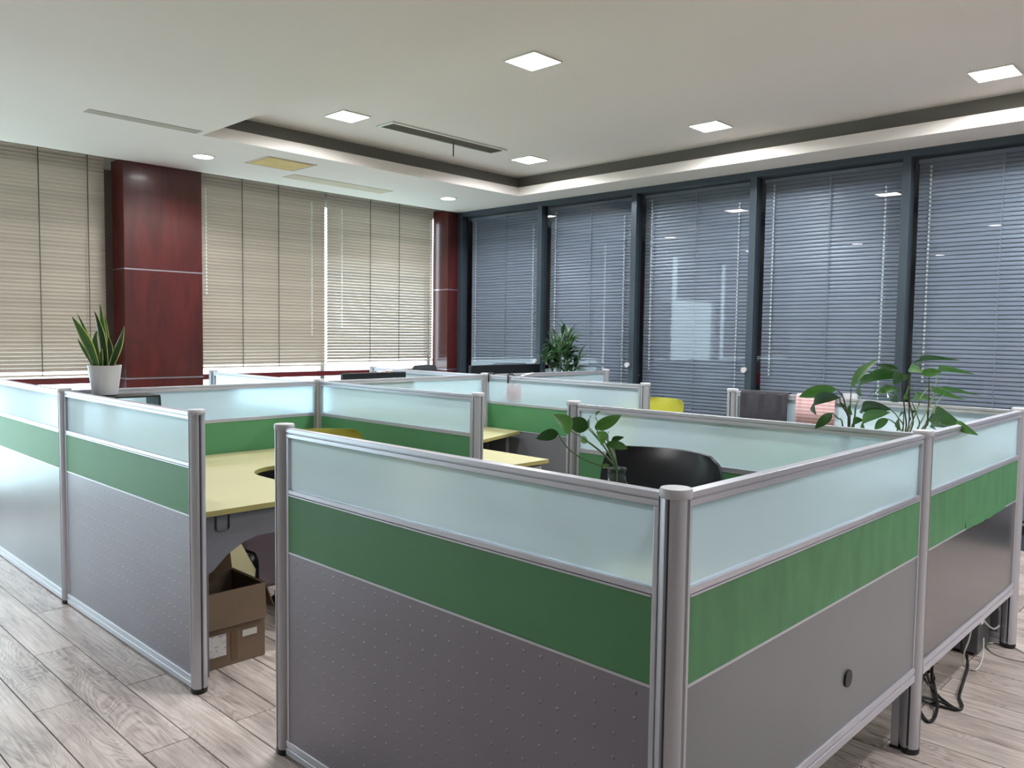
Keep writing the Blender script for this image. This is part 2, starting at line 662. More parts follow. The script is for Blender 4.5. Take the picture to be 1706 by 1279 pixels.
def thing(name, label, cat, loc=(0, 0, 0), rotz=0.0, group=None, kind=None):
    o = bpy.data.objects.new(name, None)
    o.empty_display_size = 0.05
    COL.objects.link(o)
    o.location = loc
    o.rotation_euler = (0, 0, rotz)
    return tag(o, label, cat, group, kind)


def bx(name, mat, parent, *a, **k):
    bev = k.pop('bevel', 0.0)
    return MB().box(*a).build(name, mat, parent, bevel=bev, **k)


def linked(name, src, parent, loc=(0, 0, 0)):
    """another object sharing the mesh of src"""
    o = src.copy()
    o.name = name
    COL.objects.link(o)
    o.parent = parent
    o.location = loc
    return o


# ------------------------------------------------------------------ layout of the room
XR, YW = 5.35, 6.90          # glazed office wall, window wall
XL, YB = -4.6, -4.2          # unseen walls behind the camera's back
ZS, ZT = 3.04, 3.25          # soffit height, tray height
YP = 6.60                    # front of the pillars / edge of the blind pocket
H = 1.20

# floor: planks on a dark bed
fl = MB().box(XL, XR + 2.2, YB, YW + 0.1, -0.06, -0.006).build('floor', M['floor_grout'])
tag(fl, kind='structure')
PW, PL = 0.18, 1.26
src = None
far = MB()
for k in range(-25, 32):
    x0 = -0.2 + PW * k
    off = 2.607 if k % 2 == 0 else 3.237
    n0 = math.floor((YB - off) / PL)
    n1 = math.ceil((YW - off) / PL)
    for n in range(n0, n1):
        ya, yb = max(off + n * PL, YB), min(off + (n + 1) * PL, YW)
        if yb - ya < 0.02 or x0 + PW < XL or x0 > XR:
            continue
        xa, xb = max(x0, XL), min(x0 + PW, XR)
        whole = abs(yb - ya - PL) < 1e-6 and abs(xb - xa - PW) < 1e-6
        near = x0 > -1.5 and yb > -1.2 and ya < 6.2
        if near and whole:
            if src is None:
                g = 0.0022
                src = MB().box(g - PW / 2, PW / 2 - g, g - PL / 2, PL / 2 - g, -0.008, 0.0, 0.0012).build(
                    'plank', M['plank'], fl, loc=(x0 + PW / 2, (ya + yb) / 2, 0))
            else:
                linked('plank', src, fl, (x0 + PW / 2, (ya + yb) / 2, 0))
        else:
            far.box(xa + .0022, xb - .0022, ya + .0022, yb - .0022, -0.008, 0.0)
fo = far.build('plank_field', M['plank'], fl)
fo['kind'] = 'stuff'

# ceiling: soffit slab ring at ZS around a raised tray at ZT
TX0, TX1, TY0, TY1 = 1.38, 4.92, -1.6, 5.18
ce = MB()
for (a, b, c, d) in ((XL, TX0, YB, YP), (TX0, TX1, TY1, YP), (TX1, XR, YB, YP), (TX0, TX1, YB, TY0)):
    ce.box(a, b, c, d, ZS, ZS + 0.02)
ceil = ce.build('ceiling', M['ceiling'])
tag(ceil, kind='structure')
MB().box(XL, XR, YB, YW + .1, ZT, ZT + 0.06).build('tray_top', M['ceiling'], ceil)
lip = MB()                     # upstand around the tray opening
LZ = 3.132
lip.box(TX0 - .025, TX0, TY0, TY1 + .025, ZS + .02, LZ)
lip.box(TX1, TX1 + .025, TY0, TY1 + .025, ZS + .02, LZ)
lip.box(TX0, TX1, TY1, TY1 + .025, ZS + .02, LZ)
lip.box(TX0, TX1, TY0 - .025, TY0, ZS + .02, LZ)
lip.build('cove_lip', M['ceiling'], ceil)
cv = MB()                     # back of the cove
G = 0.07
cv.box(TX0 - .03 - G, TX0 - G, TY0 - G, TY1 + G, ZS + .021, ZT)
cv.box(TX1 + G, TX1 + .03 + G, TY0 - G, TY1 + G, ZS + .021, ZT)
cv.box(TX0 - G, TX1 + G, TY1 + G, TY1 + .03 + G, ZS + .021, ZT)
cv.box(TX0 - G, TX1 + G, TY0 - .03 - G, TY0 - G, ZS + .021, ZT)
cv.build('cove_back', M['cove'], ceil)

# unseen enclosing walls
w = MB().box(XL - .12, XL, YB, YW, 0, ZT).build('wall_back_left', M['wall']); tag(w, kind='structure')
w = MB().box(XL, XR, YB - .12, YB, 0, ZT).build('wall_rear', M['wall']); tag(w, kind='structure')

# ------------------------------------------------------------------ window wall
wl = MB().box(XL, XR + .1, YW - .02, YW + .12, 2.98, ZT + .06).build('wall_left', M['wall'])
tag(wl, kind='structure')
MB().box(XL, XR + .1, YW - .02, YW + .12, 0, 0.12).build('plinth', M['wall'], wl)
# front of blind pocket above soffit edge
MB().box(XL, XR, YP - .02, YP, ZS + .02, ZT).build('pocket_front', M['ceiling'], wl)

PIL1 = (1.32, 2.04)
PIL2 = (5.17, 5.35)


def pillar(x0, x1, label):
    t = thing('pillar', label, 'pillar', ((x0 + x1) / 2, YP, 0))
    hw = (x1 - x0) / 2
    zs = (0.0, 1.095, 2.085, ZS + .02)
    for a, b in zip(zs[:-1], zs[1:]):
        bx('wood_panel', M['red'], t, -hw, hw, 0, YW - YP - .02, a + (.006 if a else 0), b - .006 if b < 3 else b, bevel=.003)
    for z in zs[1:3]:
        bx('metal_strip', M['strip'], t, -hw - .002, hw + .002, -.002, YW - YP - .02, z - .006, z + .006)
    return t


pillar(*PIL1, 'wide red lacquered wood pillar between the window blinds')
pillar(*PIL2, 'narrow red lacquered wood pillar in the corner beside the glass wall')


def win(n, x0, x1, mull=()):
    t = thing('window_%d' % n, None, None, ((x0 + x1) / 2, YW, 0), kind='structure')
    c = (x0 + x1) / 2
    x0 -= c
    x1 -= c
    f = MB()
    f.box(x0, x0 + .05, 0, .07, .12, 2.98).box(x1 - .05, x1, 0, .07, .12, 2.98)
    f.box(x0 + .05, x1 - .05, 0, .07, 2.93, 2.98).box(x0 + .05, x1 - .05, 0, .07, .12, .18)
    for m in mull:
        f.box(m - c - .025, m - c + .025, 0, .07, .18, 2.93)
    f.build('frame', M['wframe'], t)
    bx('transom', M['maroon'], t, x0 + .05, x1 - .05, -.07, .07, 1.05, 1.105, bevel=.004)
    edges = [x0 + .05] + [m - c for m in mull] + [x1 - .05]
    for a, b in zip(edges[:-1], edges[1:]):
        bx('pane', M['window_glass'], t, a, b, .03, .036, .18, 1.05)
        bx('pane', M['window_glass'], t, a, b, .03, .036, 1.105, 2.93)
    return t


win(1, XL, -1.55, (-3.1,))
win(2, -1.45, 1.20, (0.13,))
MB().box(1.20, 1.33, YW - .04, YW + .12, 0.12, 2.98).build('jamb', M['jamb'], wl)
win(3, 2.06, 5.15, (3.568,))
MB().box(-1.55, -1.45, YW - .02, YW + .12, 0.12, 2.98).build('wall_pier', M['wall'], wl)


# ------------------------------------------------------------------ venetian blinds
def blind(x0, x1, ztop, zbot, label, along='x', const=6.83, pitch=.0335, width=.036, tilt=-68, mat='slat_l',
          cords=(), beads=(), sag=0.0, group=None):
    """slats run along x (window wall) or y (office wall)"""
    c = (x0 + x1) / 2
    hw = (x1 - x0) / 2
    if along == 'x':
        t = thing('venetian_blind', label, 'blind', (c, const, zbot), 0, group)
    else:
        t = thing('venetian_blind', label, 'blind', (const, c, zbot), PI / 2, group)
    ht = ztop - zbot
    bx('headrail', M[mat], t, -hw, hw, -.02, .02, ht - .03, ht)
    a = math.radians(tilt)
    cs, sn = math.cos(a), math.sin(a)
    m = MB()
    pts = []
    for s, b in ((-.5, 0), (-.17, .0022), (.17, .0022), (.5, 0)):
        # room side is -y: slat's room edge is high or low by tilt sign
        pts.append((s * width * cs - b * sn, s * width * sn + b * cs))
    th = .0006
    prof = pts + [(p[0] + th * sn, p[1] - th * cs) for p in reversed(pts)]
    m.prism(prof, -hw + .004, hw - .004, 'yz')
    n = int((ht - .05) / pitch)
    first = None
    for i in range(n):
        z = ht - .045 - i * pitch
        if z < .03:
            break
        if first is None:
            first = m.build('slat', M[mat], t, loc=(0, 0, z), smooth=False)
        else:
            linked('slat', first, t, (0, 0, z))
    bx('bottom_rail', M[mat], t, -hw, hw, -.014, .014, 0, .018, bevel=.003)
    sgn = 1
    fy = 1 if along == 'x' else -1       # which local side faces the room
    for q in cords:
        x = (q - c) * sgn
        MB().box(x - .004, x + .004, min(-.024 * fy, -.021 * fy), max(-.024 * fy, -.021 * fy), .01, ht - .02).build('ladder_cord', M['dcord'] if mat == 'slat_l' else M[mat], t)
    for q, zlow, ztopb in beads:
        x = (q - c) * sgn
        b = MB()
        z = max(zlow - zbot, 0.02)
        zt = min(ztopb - zbot, ht - .03)
        b.box(x - .001, x + .001, -.030 * fy - .001, -.030 * fy + .001, z, zt)
        while z < zt:
            b.box(x - .007, x + .007, -.030 * fy - .006, -.030 * fy + .006, z, z + .016)
            z += .034
        b.build('bead_cord', M['cord'], t)
    return t


blind(-1.44, 0.06, 3.0, 2.17, 'pale blind pulled halfway up at the far left window', mat='slat_l', cords=(-1.0, -.4))
blind(-4.5, -1.6, 3.0, 1.13, 'wide closed blind on the unseen far left window')
blind(0.20, 1.245, 3.10, 1.12, 'beige venetian blind left of the wide red pillar', cords=(.703, 1.095))
blind(2.13, 3.559, 3.10, 1.165, 'beige venetian blind right of the wide red pillar, bright at its foot',
      cords=(2.564, 2.974), beads=((2.175, 1.9, 2.95), (3.369, 1.5, 2.95)))
blind(3.578, 5.12, 3.10, 1.20, 'brown-beige venetian blind next to the corner pillar, light leaking through',
      cords=(4.156, 4.579), beads=((3.758, 1.6, 2.9), (5.06, 1.25, 2.95)), tilt=-60)

# ------------------------------------------------------------------ glazed office wall (x = XR)
mull = [6.53, 5.228, 3.938, 2.627, 1.316, 0.01, -1.29, -2.6, -3.9]
wr = thing('wall_right', None, None, (XR, 0, 0), kind='structure')
MB().box(-.02, .08, YB, 6.88, 2.985, ZS + .02).build('header', M['frame'], wr)
MB().box(-.02, .08, YB, 6.88, 0.0, .10).build('sill_rail', M['frame'], wr)
# upper wall hidden by soffit + office behind
MB().box(0, .1, YB, 6.88, ZS + .02, ZT + .06).build('bulkhead', M['wall'], wr)
MB().box(2.0, 2.1, YB, YW, 0, 3.06).build('office_back_wall', M['dark'], wr)
MB().box(0.08, 2.0, YB, YW, 3.0, 3.06).build('office_ceiling', M['dark'], wr)
MB().box(0.08, 2.0, YW, YW + .1, 0, 3.0).build('office_side_wall', M['dark'], wr)
MB().box(0.08, 2.0, YB - .1, YB, 0, 3.0).build('office_end_wall', M['dark'], wr)
for i, y in enumerate(mull):
    hw = .033
    if i == 0:
        MB().box(-.02, .08, y - .01, 6.60, .1, 2.985).build('mullion', M['frame'], wr, bevel=.003)
    else:
        MB().box(-.02, .08, y - hw, y + hw, .1, 2.985).build('mullion', M['frame'], wr, bevel=.003)
for i in range(len(mull) - 1):
    a, b = mull[i + 1], mull[i]
    t = thing('window_%d' % (i + 4), None, None, (XR + .03, (a + b) / 2, 0), kind='structure')
    hw = (b - a) / 2 - .034
    MB().box(0, .008, -hw, hw, .1, 2.985).build('pane', M['office_glass'], t)
    if i in (0, 1, 2):
        # small round catch on the frame edge at the pane's near side
        MB().tube([(-.075, -hw + .0, 1.243), (-.052, -hw + .0, 1.243), (-.05, -hw, 1.243)], .026, 14).build('knob', M['cap'], t, smooth=True)

names_r = ['silvery blind behind the office glass nearest the corner pillar',
           'silvery blind behind the second office pane, behind the bushy green palm',
           'grey blind behind the third office pane, showing a bright window reflection',
           'pale grey blind behind the fourth office pane, right of the white catch',
           'grey blind behind the office glass at the right edge of the picture',
           'grey blind behind the first office pane outside the picture on the right',
           'grey blind behind the second office pane outside the picture on the right']
for i in range(len(mull) - 1):
    a, b = mull[i + 1] + .05, mull[i] - .05
    if i > 6:
        continue
    blind(a, b, 2.975, 0.16 if i > 0 else 1.0 - .84, names_r[i], along='y', const=XR + .12, mat='slat_r', tilt=-73,
          width=.037, beads=(((a + .14), .5, 2.8), ((b - .10), 1.2, 2.9)), cords=((a + b) / 2,))


# ------------------------------------------------------------------ partitions
def post(x, y, label, h=H, group=None):
    t = thing('partition_post', label, 'post', (x, y, 0), 0, group)
    R_ = .0335
    n = 72
    prof = []
    for i in range(n):
        a = 2 * PI * i / n
        k = min(abs((math.degrees(a) - q + 180) % 360 - 180) for q in (0, 90, 180, 270))
        r = R_ - (.007 if k < 8 else 0)      # a slot on each of the four sides
        prof.append((r * math.cos(a), r * math.sin(a)))
    MB().prism(prof, .022, h - .010).build('shaft', M['post'], t, smooth=True)
    g = MB()
    for q in (0, 90, 180, 270):
        a = math.radians(q)
        c, s = math.cos(a), math.sin(a)
        rr = R_ - .0062
        g.add([(rr * c - .0040 * s, rr * s + .0040 * c, .03), (rr * c + .0040 * s, rr * s - .0040 * c, .03),
               (rr * c + .0040 * s, rr * s - .0040 * c, h - .012), (rr * c - .0040 * s, rr * s + .0040 * c, h - .012)], [(0, 1, 2, 3)])
    g.build('groove', M['groove'], t)
    MB().lathe([(.035, h - .010), (.0365, h - .008), (.0365, h + .006), (.034, h + .011), (.02, h + .012), (.001, h + .012)], 32).build(
        'cap', M['cap'], t, smooth=True)
    MB().lathe([(.031, 0), (.034, .004), (.034, .022)], 20).build('foot', M['black'], t, smooth=True)
    return t


def panel(p, q, label, low=.0, sheet='metal', green='green', legs=False, extra=None):
    """partition panel from post centre p to post centre q; local x runs p -> q"""
    p, q = Vector(p), Vector(q)
    d = q - p
    Lg = d.length
    ang = math.atan2(d.y, d.x)
    t = thing('partition_panel', label, 'partition', (p.x, p.y, 0), ang)
    a, b = .034, Lg - .034
    tr = MB()
    tr.box(a, b, -.0150, .0150, 1.184, 1.198)
    tr.box(a, b, -.0120, .0120, 1.180, 1.184)
    tr.box(a, b, -.0142, .0142, 1.166, 1.180)
    tr.build('top_rail', M['alu'], t, bevel=.0012)
    st = MB()
    for s0, s1 in ((a, a + .014), (b - .014, b)):
        st = MB().box(s0, s1, -.0140, .0140, low + .06, 1.166)
        st.build('stile', M['alu'], t, bevel=.002)
    a2, b2 = a + .014, b - .014
    bx('frosted_pane', M['frost'], t, a2, b2, -.003, .003, .978, 1.166)
    mrl = MB().box(a2, b2, -.0135, .0135, .965, .980).box(a2, b2, -.0150, .0150, .958, .9635)
    mrl.build('middle_rail', M['alu'], t, bevel=.001)
    bx('green_panel', M[green], t, a2, b2, -.0120, .0120, .757, .958)
    lr = MB().box(a2, b2, -.0140, .0140, .750, .757)
    lr.build('lower_rail', M['alu'], t, bevel=.001)
    bx('metal_sheet', M[sheet], t, a2, b2, -.0115, .0115, low + .06, .750)
    br = MB()
    br.box(a, b, -.0175, .0175, low + .04, low + .062)
    br.box(a, b, -.015, .015, low + .034, low + .04)
    br.box(a, b, -.019, .019, low + .008, low + .034)
    br.build('bottom_rail', M['alu'], t, bevel=.002)
    if legs:
        for s in (a + .016, b - .016):
            bx('leg', M['post'], t, s - .014, s + .014, -.016, .016, .012, low + .01)
            bx('leg_foot', M['black'], t, s - .016, s + .016, -.018, .018, 0, .012)
    if extra:
        extra(t)
    return t


x1, x2, x3 = 1.627, 3.27, 4.92
y1, y2, y3, y4 = 1.633, 2.333, 3.937, 5.546
P2, P1, L1, L0, LL = (0, 0), (0, y1), (0, y2), (-.01, y3), (0, y4)
P3, P4 = (1.655, 0), (3.12, 0)
C3, C2, C1, C7 = (x1, y1), (x1, y2), (1.62, y3), (x1, y4)
C8, C5, C4, D1 = (3.235, y1), (x2, y2), (3.27, y3 + .03), (x2, y4)
C6 = (x3, y3)

for pt, lb in ((P2, 'near corner post, biggest of the aluminium posts'),
               (P1, 'post at the left end of the nearest dimpled panel, beside the entrance gap'),
               (P3, 'pale post on the right joining the two raised front panels'),
               (P4, 'post at the right picture edge under the far end of the green panels'),
               (L1, 'dark-sided post at the entrance gap in front of the cardboard box'),
               (L0, 'slim dark post between the two leftmost partition panels'),
               (LL, 'end post of the leftmost partition panel, just outside the picture'),
               (C3, 'post behind the pothos leaves, left end of the panel behind the leather chair'),
               (C2, 'post in the middle aisle beside the yellow desk end'),
               (C1, 'crossing post behind the olive chair, where four panels meet'),
               (C7, 'far end post in front of the window beside the wide red pillar'),
               (C8, 'post left of the charcoal towel'),
               (C5, 'post left of the yellow-green chair by the glass wall'),
               (C4, 'crossing post beside the black hooks and pink bag'),
               (D1, 'far end post behind the small black monitor'),
               (C6, 'slim far post right of the bushy green palm')):
    post(pt[0], pt[1], lb)


def front_right_extra(t):
    # black round cable grommet
    MB().tube([(.987, -.0135, .488), (.987, -.018, .488)], .027, 20).build('grommet', M['black'], t, smooth=True)


def bent_sheet_extra(t):
    # green covering peels loose along its lower edge
    m = MB()
    n = 14
    xs = [.55 + i * .05 for i in range(n)]
    v, f = [], []
    for i, x in enumerate(xs):
        k = (.003 + .003 * math.sin(i * 1.9)) * math.sin(PI * i / (n - 1))
        v += [(x, -.0125, .785), (x, -.0145 - k * .5, .768), (x, -.0150 - k, .754 - .004 * math.sin(PI * i / (n - 1)) - .003 * (i % 2))]
    for i in range(n - 1):
        for j in range(2):
            f.append((i * 3 + j, i * 3 + 3 + j, i * 3 + 4 + j, i * 3 + 1 + j))
    m.add(v, f)
    m.build('peeling_edge', M['green'], t, smooth=True)['label'] = 'green covering peeling loose at its lower edge'


panel(P2, P1, 'nearest long panel with dark green band over dimpled grey metal', sheet='dimple')
panel(L1, L0, 'dimpled panel left of the entrance gap with dark-and-light frosted pane', sheet='dimple')
panel(L0, LL, 'leftmost panel, brightest blue-white, cut by the left picture edge', sheet='metal')
panel(P2, P3, 'raised right front panel with a black round cable hole', low=.275, green='gstain', extra=front_right_extra)
panel(P3, P4, 'raised far right panel with green covering peeling at the bottom', low=.275, sheet='metalr', green='gstain', extra=bent_sheet_extra)
panel(C3, P3, 'panel behind the black leather chair', low=.275, legs=True)
panel(C1, C2, 'middle panel with frosted glass over dark green behind the olive chair')
panel(C7, C1, 'far panel slanting back towards the window beside the wide pillar')
panel(L0, C1, 'long panel behind the yellow desk with the snake plant at its left')
panel(C1, C4, 'back panel running to the post with black hooks')
panel(C8, P4, 'panel with a charcoal towel and a pink striped towel over it')
panel(C4, C5, 'bright green panel with black hooks and a pink blur behind the glass')
panel(D1, C4, 'farthest panel slanting back towards the corner pillar')
panel(C4, C6, 'far panel in front of the bushy green palm')


# ------------------------------------------------------------------ desks
def arc(cx, cy, r, a0, a1, n=8):
    return [(cx + r * math.cos(math.radians(a0 + (a1 - a0) * i / n)), cy + r * math.sin(math.radians(a0 + (a1 - a0) * i / n))) for i in range(n + 1)]


def desk(poly, label, org, mirror_gable=None, gables=()):
    t = thing('corner_desk', label, 'desk', (org[0], org[1], 0))
    loc = [(x - org[0], y - org[1]) for x, y in poly]
    MB().prism(loc, .737, .760).build('desktop', M['desk'], t)
    # darker edge band just proud of the board
    c = Vector((sum(p[0] for p in loc) / len(loc), sum(p[1] for p in loc) / len(loc)))
    v, f = [], []
    n = len(loc)
    for i in range(n):
        p = Vector(loc[i])
        a, b = Vector(loc[i - 1]), Vector(loc[(i + 1) % n])
        e1, e2 = (p - a).normalized(), (b - p).normalized()
        nn = (Vector((e1.y, -e1.x)) + Vector((e2.y, -e2.x)))
        nn = nn.normalized() * SGN(loc) * .0012
        v += [(p.x + nn.x, p.y + nn.y, .7365), (p.x + nn.x, p.y + nn.y, .7585)]
    for i in range(n):
        j = (i + 1) % n
        f.append((2 * i, 2 * j, 2 * j + 1, 2 * i + 1))
    MB().add(v, f).build('edge_band', M['deskedge'], t)
    return t


def SGN(poly):
    a = sum(poly[i][0] * poly[(i + 1) % len(poly)][1] - poly[(i + 1) % len(poly)][0] * poly[i][1] for i in range(len(poly)))
    return 1 if a > 0 else -1


def gable_bracket(t, x0, x1, y, z1=.735, lowl=.46):
    """metal end bracket with a curved cut-out under the desk end"""
    w_ = x1 - x0
    pts = [(x0, z1), (x1, z1), (x1, .615), (x0 + .26, .612), (x0 + .20, .595), (x0 + .12, .55), (x0 + .06, .495), (x0, lowl)]
    MB().prism(pts, y, y + .02, 'xz').build('end_bracket', M['gable'], t)


# desk A (left cell, open towards the gap)
polyA = [(.03, 2.375), (.67, 2.375)] + arc(.92, 3.03, .25, 180, 95, 8) + \
        [(1.35, 3.30), (1.595, 3.31), (1.595, 3.912), (.03, 3.912)]
A = desk(polyA, 'pale yellow corner desk in the left cubicle above the cardboard box', (.03, 3.912))
gable_bracket(A, .012, .66, 2.395 - 3.912)
bx('modesty_panel', M['gable'], A, .012, .03, -1.4, -.1, .35, .735)
# dark stain-free wire clip under the front edge
MB().tube([(.08, -1.521, .73), (.08, -1.521, .672), (.088, -1.521, .664), (.132, -1.521, .664), (.14, -1.521, .672), (.14, -1.521, .73)], .003, 6).build(
    'wire_clip', M['black'], A)

# desk B (middle cell)
polyB = [(1.66, 2.375), (2.29, 2.375), (2.30, 2.95)] + arc(2.60, 3.0, .30, 180, 115, 6) + [(2.75, 3.36), (3.235, 3.52), (3.235, 3.915), (1.66, 3.915)]
B = desk(polyB, 'pale yellow corner desk in the middle cubicle, its end beside the aisle post', (1.66, 3.93))
# desk C (near cell, mostly hidden)
polyC = [(.03, 1.59), (.03, .03), (1.61, .03), (1.61, .60), (1.0, .62)] + arc(.94, .92, .28, 270, 190, 6) + [(.64, 1.59)]
Cd = desk(polyC, 'corner desk carrying the pothos vase inside the nearest cubicle', (.03, .03))
bx('end_bracket', M['gable'], Cd, .02, .60, 1.53, 1.55, .40, .735)
# desk D
polyD = [(1.69, 1.59), (1.69, .03), (3.08, .03), (3.10, .60), (2.7, .62)] + arc(2.58, .92, .28, 270, 190, 6) + [(2.28, 1.59)]
Dd = desk(polyD, 'corner desk under the broad-leaved plants behind the right front panels', (1.69, .03))
bx('end_bracket', M['gable'], Dd, .02, .56, 1.53, 1.55, .40, .735)
# desks beyond the back panels
polyF = [(1.655, 3.97), (3.24, 4.00), (3.24, 4.62), (1.655, 4.60)]
desk(polyF, 'desk behind the back panel under the smaller black monitor', (1.655, 3.97))
polyG = [(3.30, 4.00), (4.88, 3.97), (4.88, 4.72), (3.30, 4.72)]
desk(polyG, 'desk behind the far panel under the wide black monitor and the palm', (3.30, 4.00))
for t_, xs, ys in ((bpy.data.objects['corner_desk.004'], (.05, 1.52), (.05, .55)), (bpy.data.objects['corner_desk.005'], (.05, 1.5), (.06, .65))):
    for xx in xs:
        for yy in ys:
            bx('leg', M['gable'], t_, xx - .02, xx + .02, yy - .02, yy + .02, 0, .737)
for t_, pts_ in ((A, ((.05, -1.45), (1.5, -.1), (1.5, -.55), (.6, -1.45))), (B, ((.05, -1.48), (1.5, -.1), (1.5, -.33))),
                 (Cd, ((.5, 1.5),)), (Dd, ((.5, 1.5),))):
    for xx, yy in pts_:
        bx('leg', M['gable'], t_, xx - .018, xx + .018, yy - .018, yy + .018, 0, .737)

# drawer pedestal under desk B's arm
t = thing('drawer_pedestal', 'light grey drawer pedestal under the middle desk end by the aisle post', 'cabinet', (2.0, 2.66, 0))
bx('body', M['pedestal'], t, -.26, .26, -.24, .26, .03, .735, bevel=.003)
for k in range(3):
    d_ = bx('drawer', M['pedestal'], t, -.25, .25, -.262, -.242, .05 + k * .228, .265 + k * .228, bevel=.003)
    bx('handle', M['alu'], d_, -.06, .06, -.275, -.262, .20 + k * .228, .212 + k * .228)

# ------------------------------------------------------------------ plants
def leaf_mesh(base, tip, width, droop=.0, fold=.12, n=9, heart=False, side=None, blunt=0.0, twist=0.0):
    base, tip = Vector(base), Vector(tip)
    ax = tip - base
    Lg = ax.length
    d = ax.normalized()
    if side is None:
        side = d.cross(Vector((0, 0, 1)))
        if side.length < .2:
            side = Vector((0.72, -0.69, 0))
    side = (side - d * side.dot(d)).normalized()
    if twist:
        side = Matrix.Rotation(twist, 3, d) @ side
    nrm = side.cross(d).normalized()
    if nrm.z < 0:
        nrm = -nrm
    v, f, uv = [], [], []
    for i in range(n + 1):
        s = i / n
        if heart:
            wv = math.sin(PI * min(1, s ** .62 * 1.0)) ** .8 if 0 < s < 1 else (0.25 if s == 0 else 0)
        else:
            wv = math.sin(PI * (s ** (.8 - blunt))) ** .85 if 0 < s < 1 else 0.03
        wv = max(wv, .02) * width / 2
        c = base + ax * s + nrm * (math.sin(PI * s) * droop * Lg)
        v += [c + side * wv + nrm * fold * wv, c - nrm * .0008, c - side * wv + nrm * fold * wv]
        uv += [(0, s), (.5, s), (1, s)]
    for i in range(n):
        for j in range(2):
            f.append((i * 3 + j, i * 3 + j + 1, i * 3 + j + 4, i * 3 + j + 3))
    m = MB()
    m.add(v, f)
    m.uv = uv
    return m


def curve3(a, b, c, n=10):
    a, b, c = Vector(a), Vector(b), Vector(c)
    return [a * (1 - s) ** 2 + b * 2 * s * (1 - s) + c * s * s for s in [i / n for i in range(n + 1)]]


def rel(o, p):
    return Vector(p) - o.location


# --- snake plant in white pot on a black stand (left)
PY = 3.80
pc = Vector((.155, PY, 1.177))
t = thing('desk_riser', 'black metal riser shelf with bent edge under the white plant pot', 'shelf', (.20, PY, .76))
MB().box(-.15, .22, -.10, .08, .398, .410).build('shelf', M['black'], t, bevel=.003)
for s, q in ((-.145, -.02), (.215, .02)):
    MB().prism([(s - .006, .400), (s + .006, .400), (s + q + .006, .0), (s + q - .006, .0)], -.10, .08, 'xz').build('leg', M['black'], t)
t = thing('snake_plant', 'snake plant with yellow-edged upright leaves in a tapered white pot', 'plant', tuple(pc))
MB().lathe([(.064, 0), (.066, .004), (.086, .160), (.088, .163), (.084, .163), (.081, .150), (.001, .149)], 32).build('pot', M['pot'], t, smooth=True)
MB().lathe([(.081, .140), (.080, .150), (.001, .152)], 20).build('soil', M['soil'], t)


def snake_leaf(pts_px, wpx, dy=0.0, twist=0.0):
    # pts in zoomed pixels of the crop at (80, 480) scale 6.395
    P = [at(80 + x / 6.395, 480 + y / 6.395, 'y', PY + dy) for x, y in pts_px]
    base = Vector((pc.x + (P[0].x - pc.x) * .7, PY + dy * .5, pc.z + .148))
    cur = curve3(base, P[1] * 2 - (base + P[2]) / 2, P[2], 12)
    w_ = wpx / 6.395 / F_PX * 4.6 * .95
    side0 = Vector((.69, -.72, 0))
    v, f, uv = [], [], []
    for i, c in enumerate(cur):
        s = i / 12
        wv = w_ / 2 * (.62 + .5 * math.sin(PI * min(s * 1.25, 1) * .8)) * (1 - s ** 5 * .97)
        sd = Matrix.Rotation(twist * s, 3, 'Z') @ side0
        nr = Vector((-sd.y, sd.x, 0))
        v += [c - sd * wv + nr * wv * .5, c - sd * wv * .5 + nr * wv * .12, c, c + sd * wv * .5 + nr * wv * .12, c + sd * wv + nr * wv * .5]
        uv += [(0, s), (.2, s), (.5, s), (.8, s), (1, s)]
    for i in range(12):
        for j in range(4):
            f.append((i * 5 + j, i * 5 + j + 1, i * 5 + j + 6, i * 5 + j + 5))
    m = MB()
    m.add([rel(t, p) for p in v], f)
    m.uv = uv
    m.build('leaf', M['snake'], t, smooth=True)


for a in (([(480, 820), (400, 560), (255, 300)], 100, -.04, .3), ([(445, 800), (385, 670), (315, 540)], 45, .0, 0),
          ([(520, 800), (400, 480), (305, 262)], 46, .05, -.4), ([(620, 820), (560, 520), (490, 235)], 85, -.03, -.3),
          ([(620, 800), (590, 480), (553, 160)], 55, .04, .5), ([(640, 800), (612, 520), (608, 310)], 60, .06, 0),
          ([(560, 820), (500, 620), (522, 450)], 62, .0, .4), ([(690, 822), (735, 620), (812, 400)], 95, -.03, -.6),
          ([(650, 800), (655, 660), (640, 515)], 62, .02, .4), ([(560, 822), (556, 740), (575, 640)], 50, -.06, 0)):
    snake_leaf(*a)

# --- pothos in a clear vase on desk C
JX, JY = .40, .455
t = thing('pothos_plant', 'pothos with heart-shaped leaves growing in a clear glass vase', 'plant', (JX, JY, .762))


def zp(x, y, val, ax='x'):
    return rel(t, at(880 + x / 4.739, 660 + y / 4.739, ax, val))


MB().lathe([(.046, 0), (.050, .01), (.050, .30), (.040, .335), (.027, .355), (.0265, .385), (.030, .392)], 28).build('vase', M['jar'], t, smooth=True)
MB().lathe([(.045, .012), (.046, .02), (.046, .26), (.001, .262)], 24).build('water', M['water'], t, smooth=True)
root = Vector((0, 0, .33))
neck = Vector((0, 0, .39))
leaves = [((235, 290), (62, 335), 78, -.05, .1), ((338, 272), (196, 143), 116, -.10, .35), ((470, 252), (312, 188), 105, -.02, .15),
          ((528, 250), (735, 148), 82, .02, .2), ((482, 245), (500, 152), 66, .06, 0), ((530, 165), (575, 118), 38, .06, 0),
          ((600, 362), (538, 282), 100, -.05, .3), ((632, 345), (638, 280), 50, .05, 0), ((660, 345), (758, 322), 38, .03, 0),
          ((620, 376), (785, 412), 56, -.04, .2), ((470, 362), (420, 322), 50, .05, 0), ((590, 560), (640, 540), 36, .04, 0)]
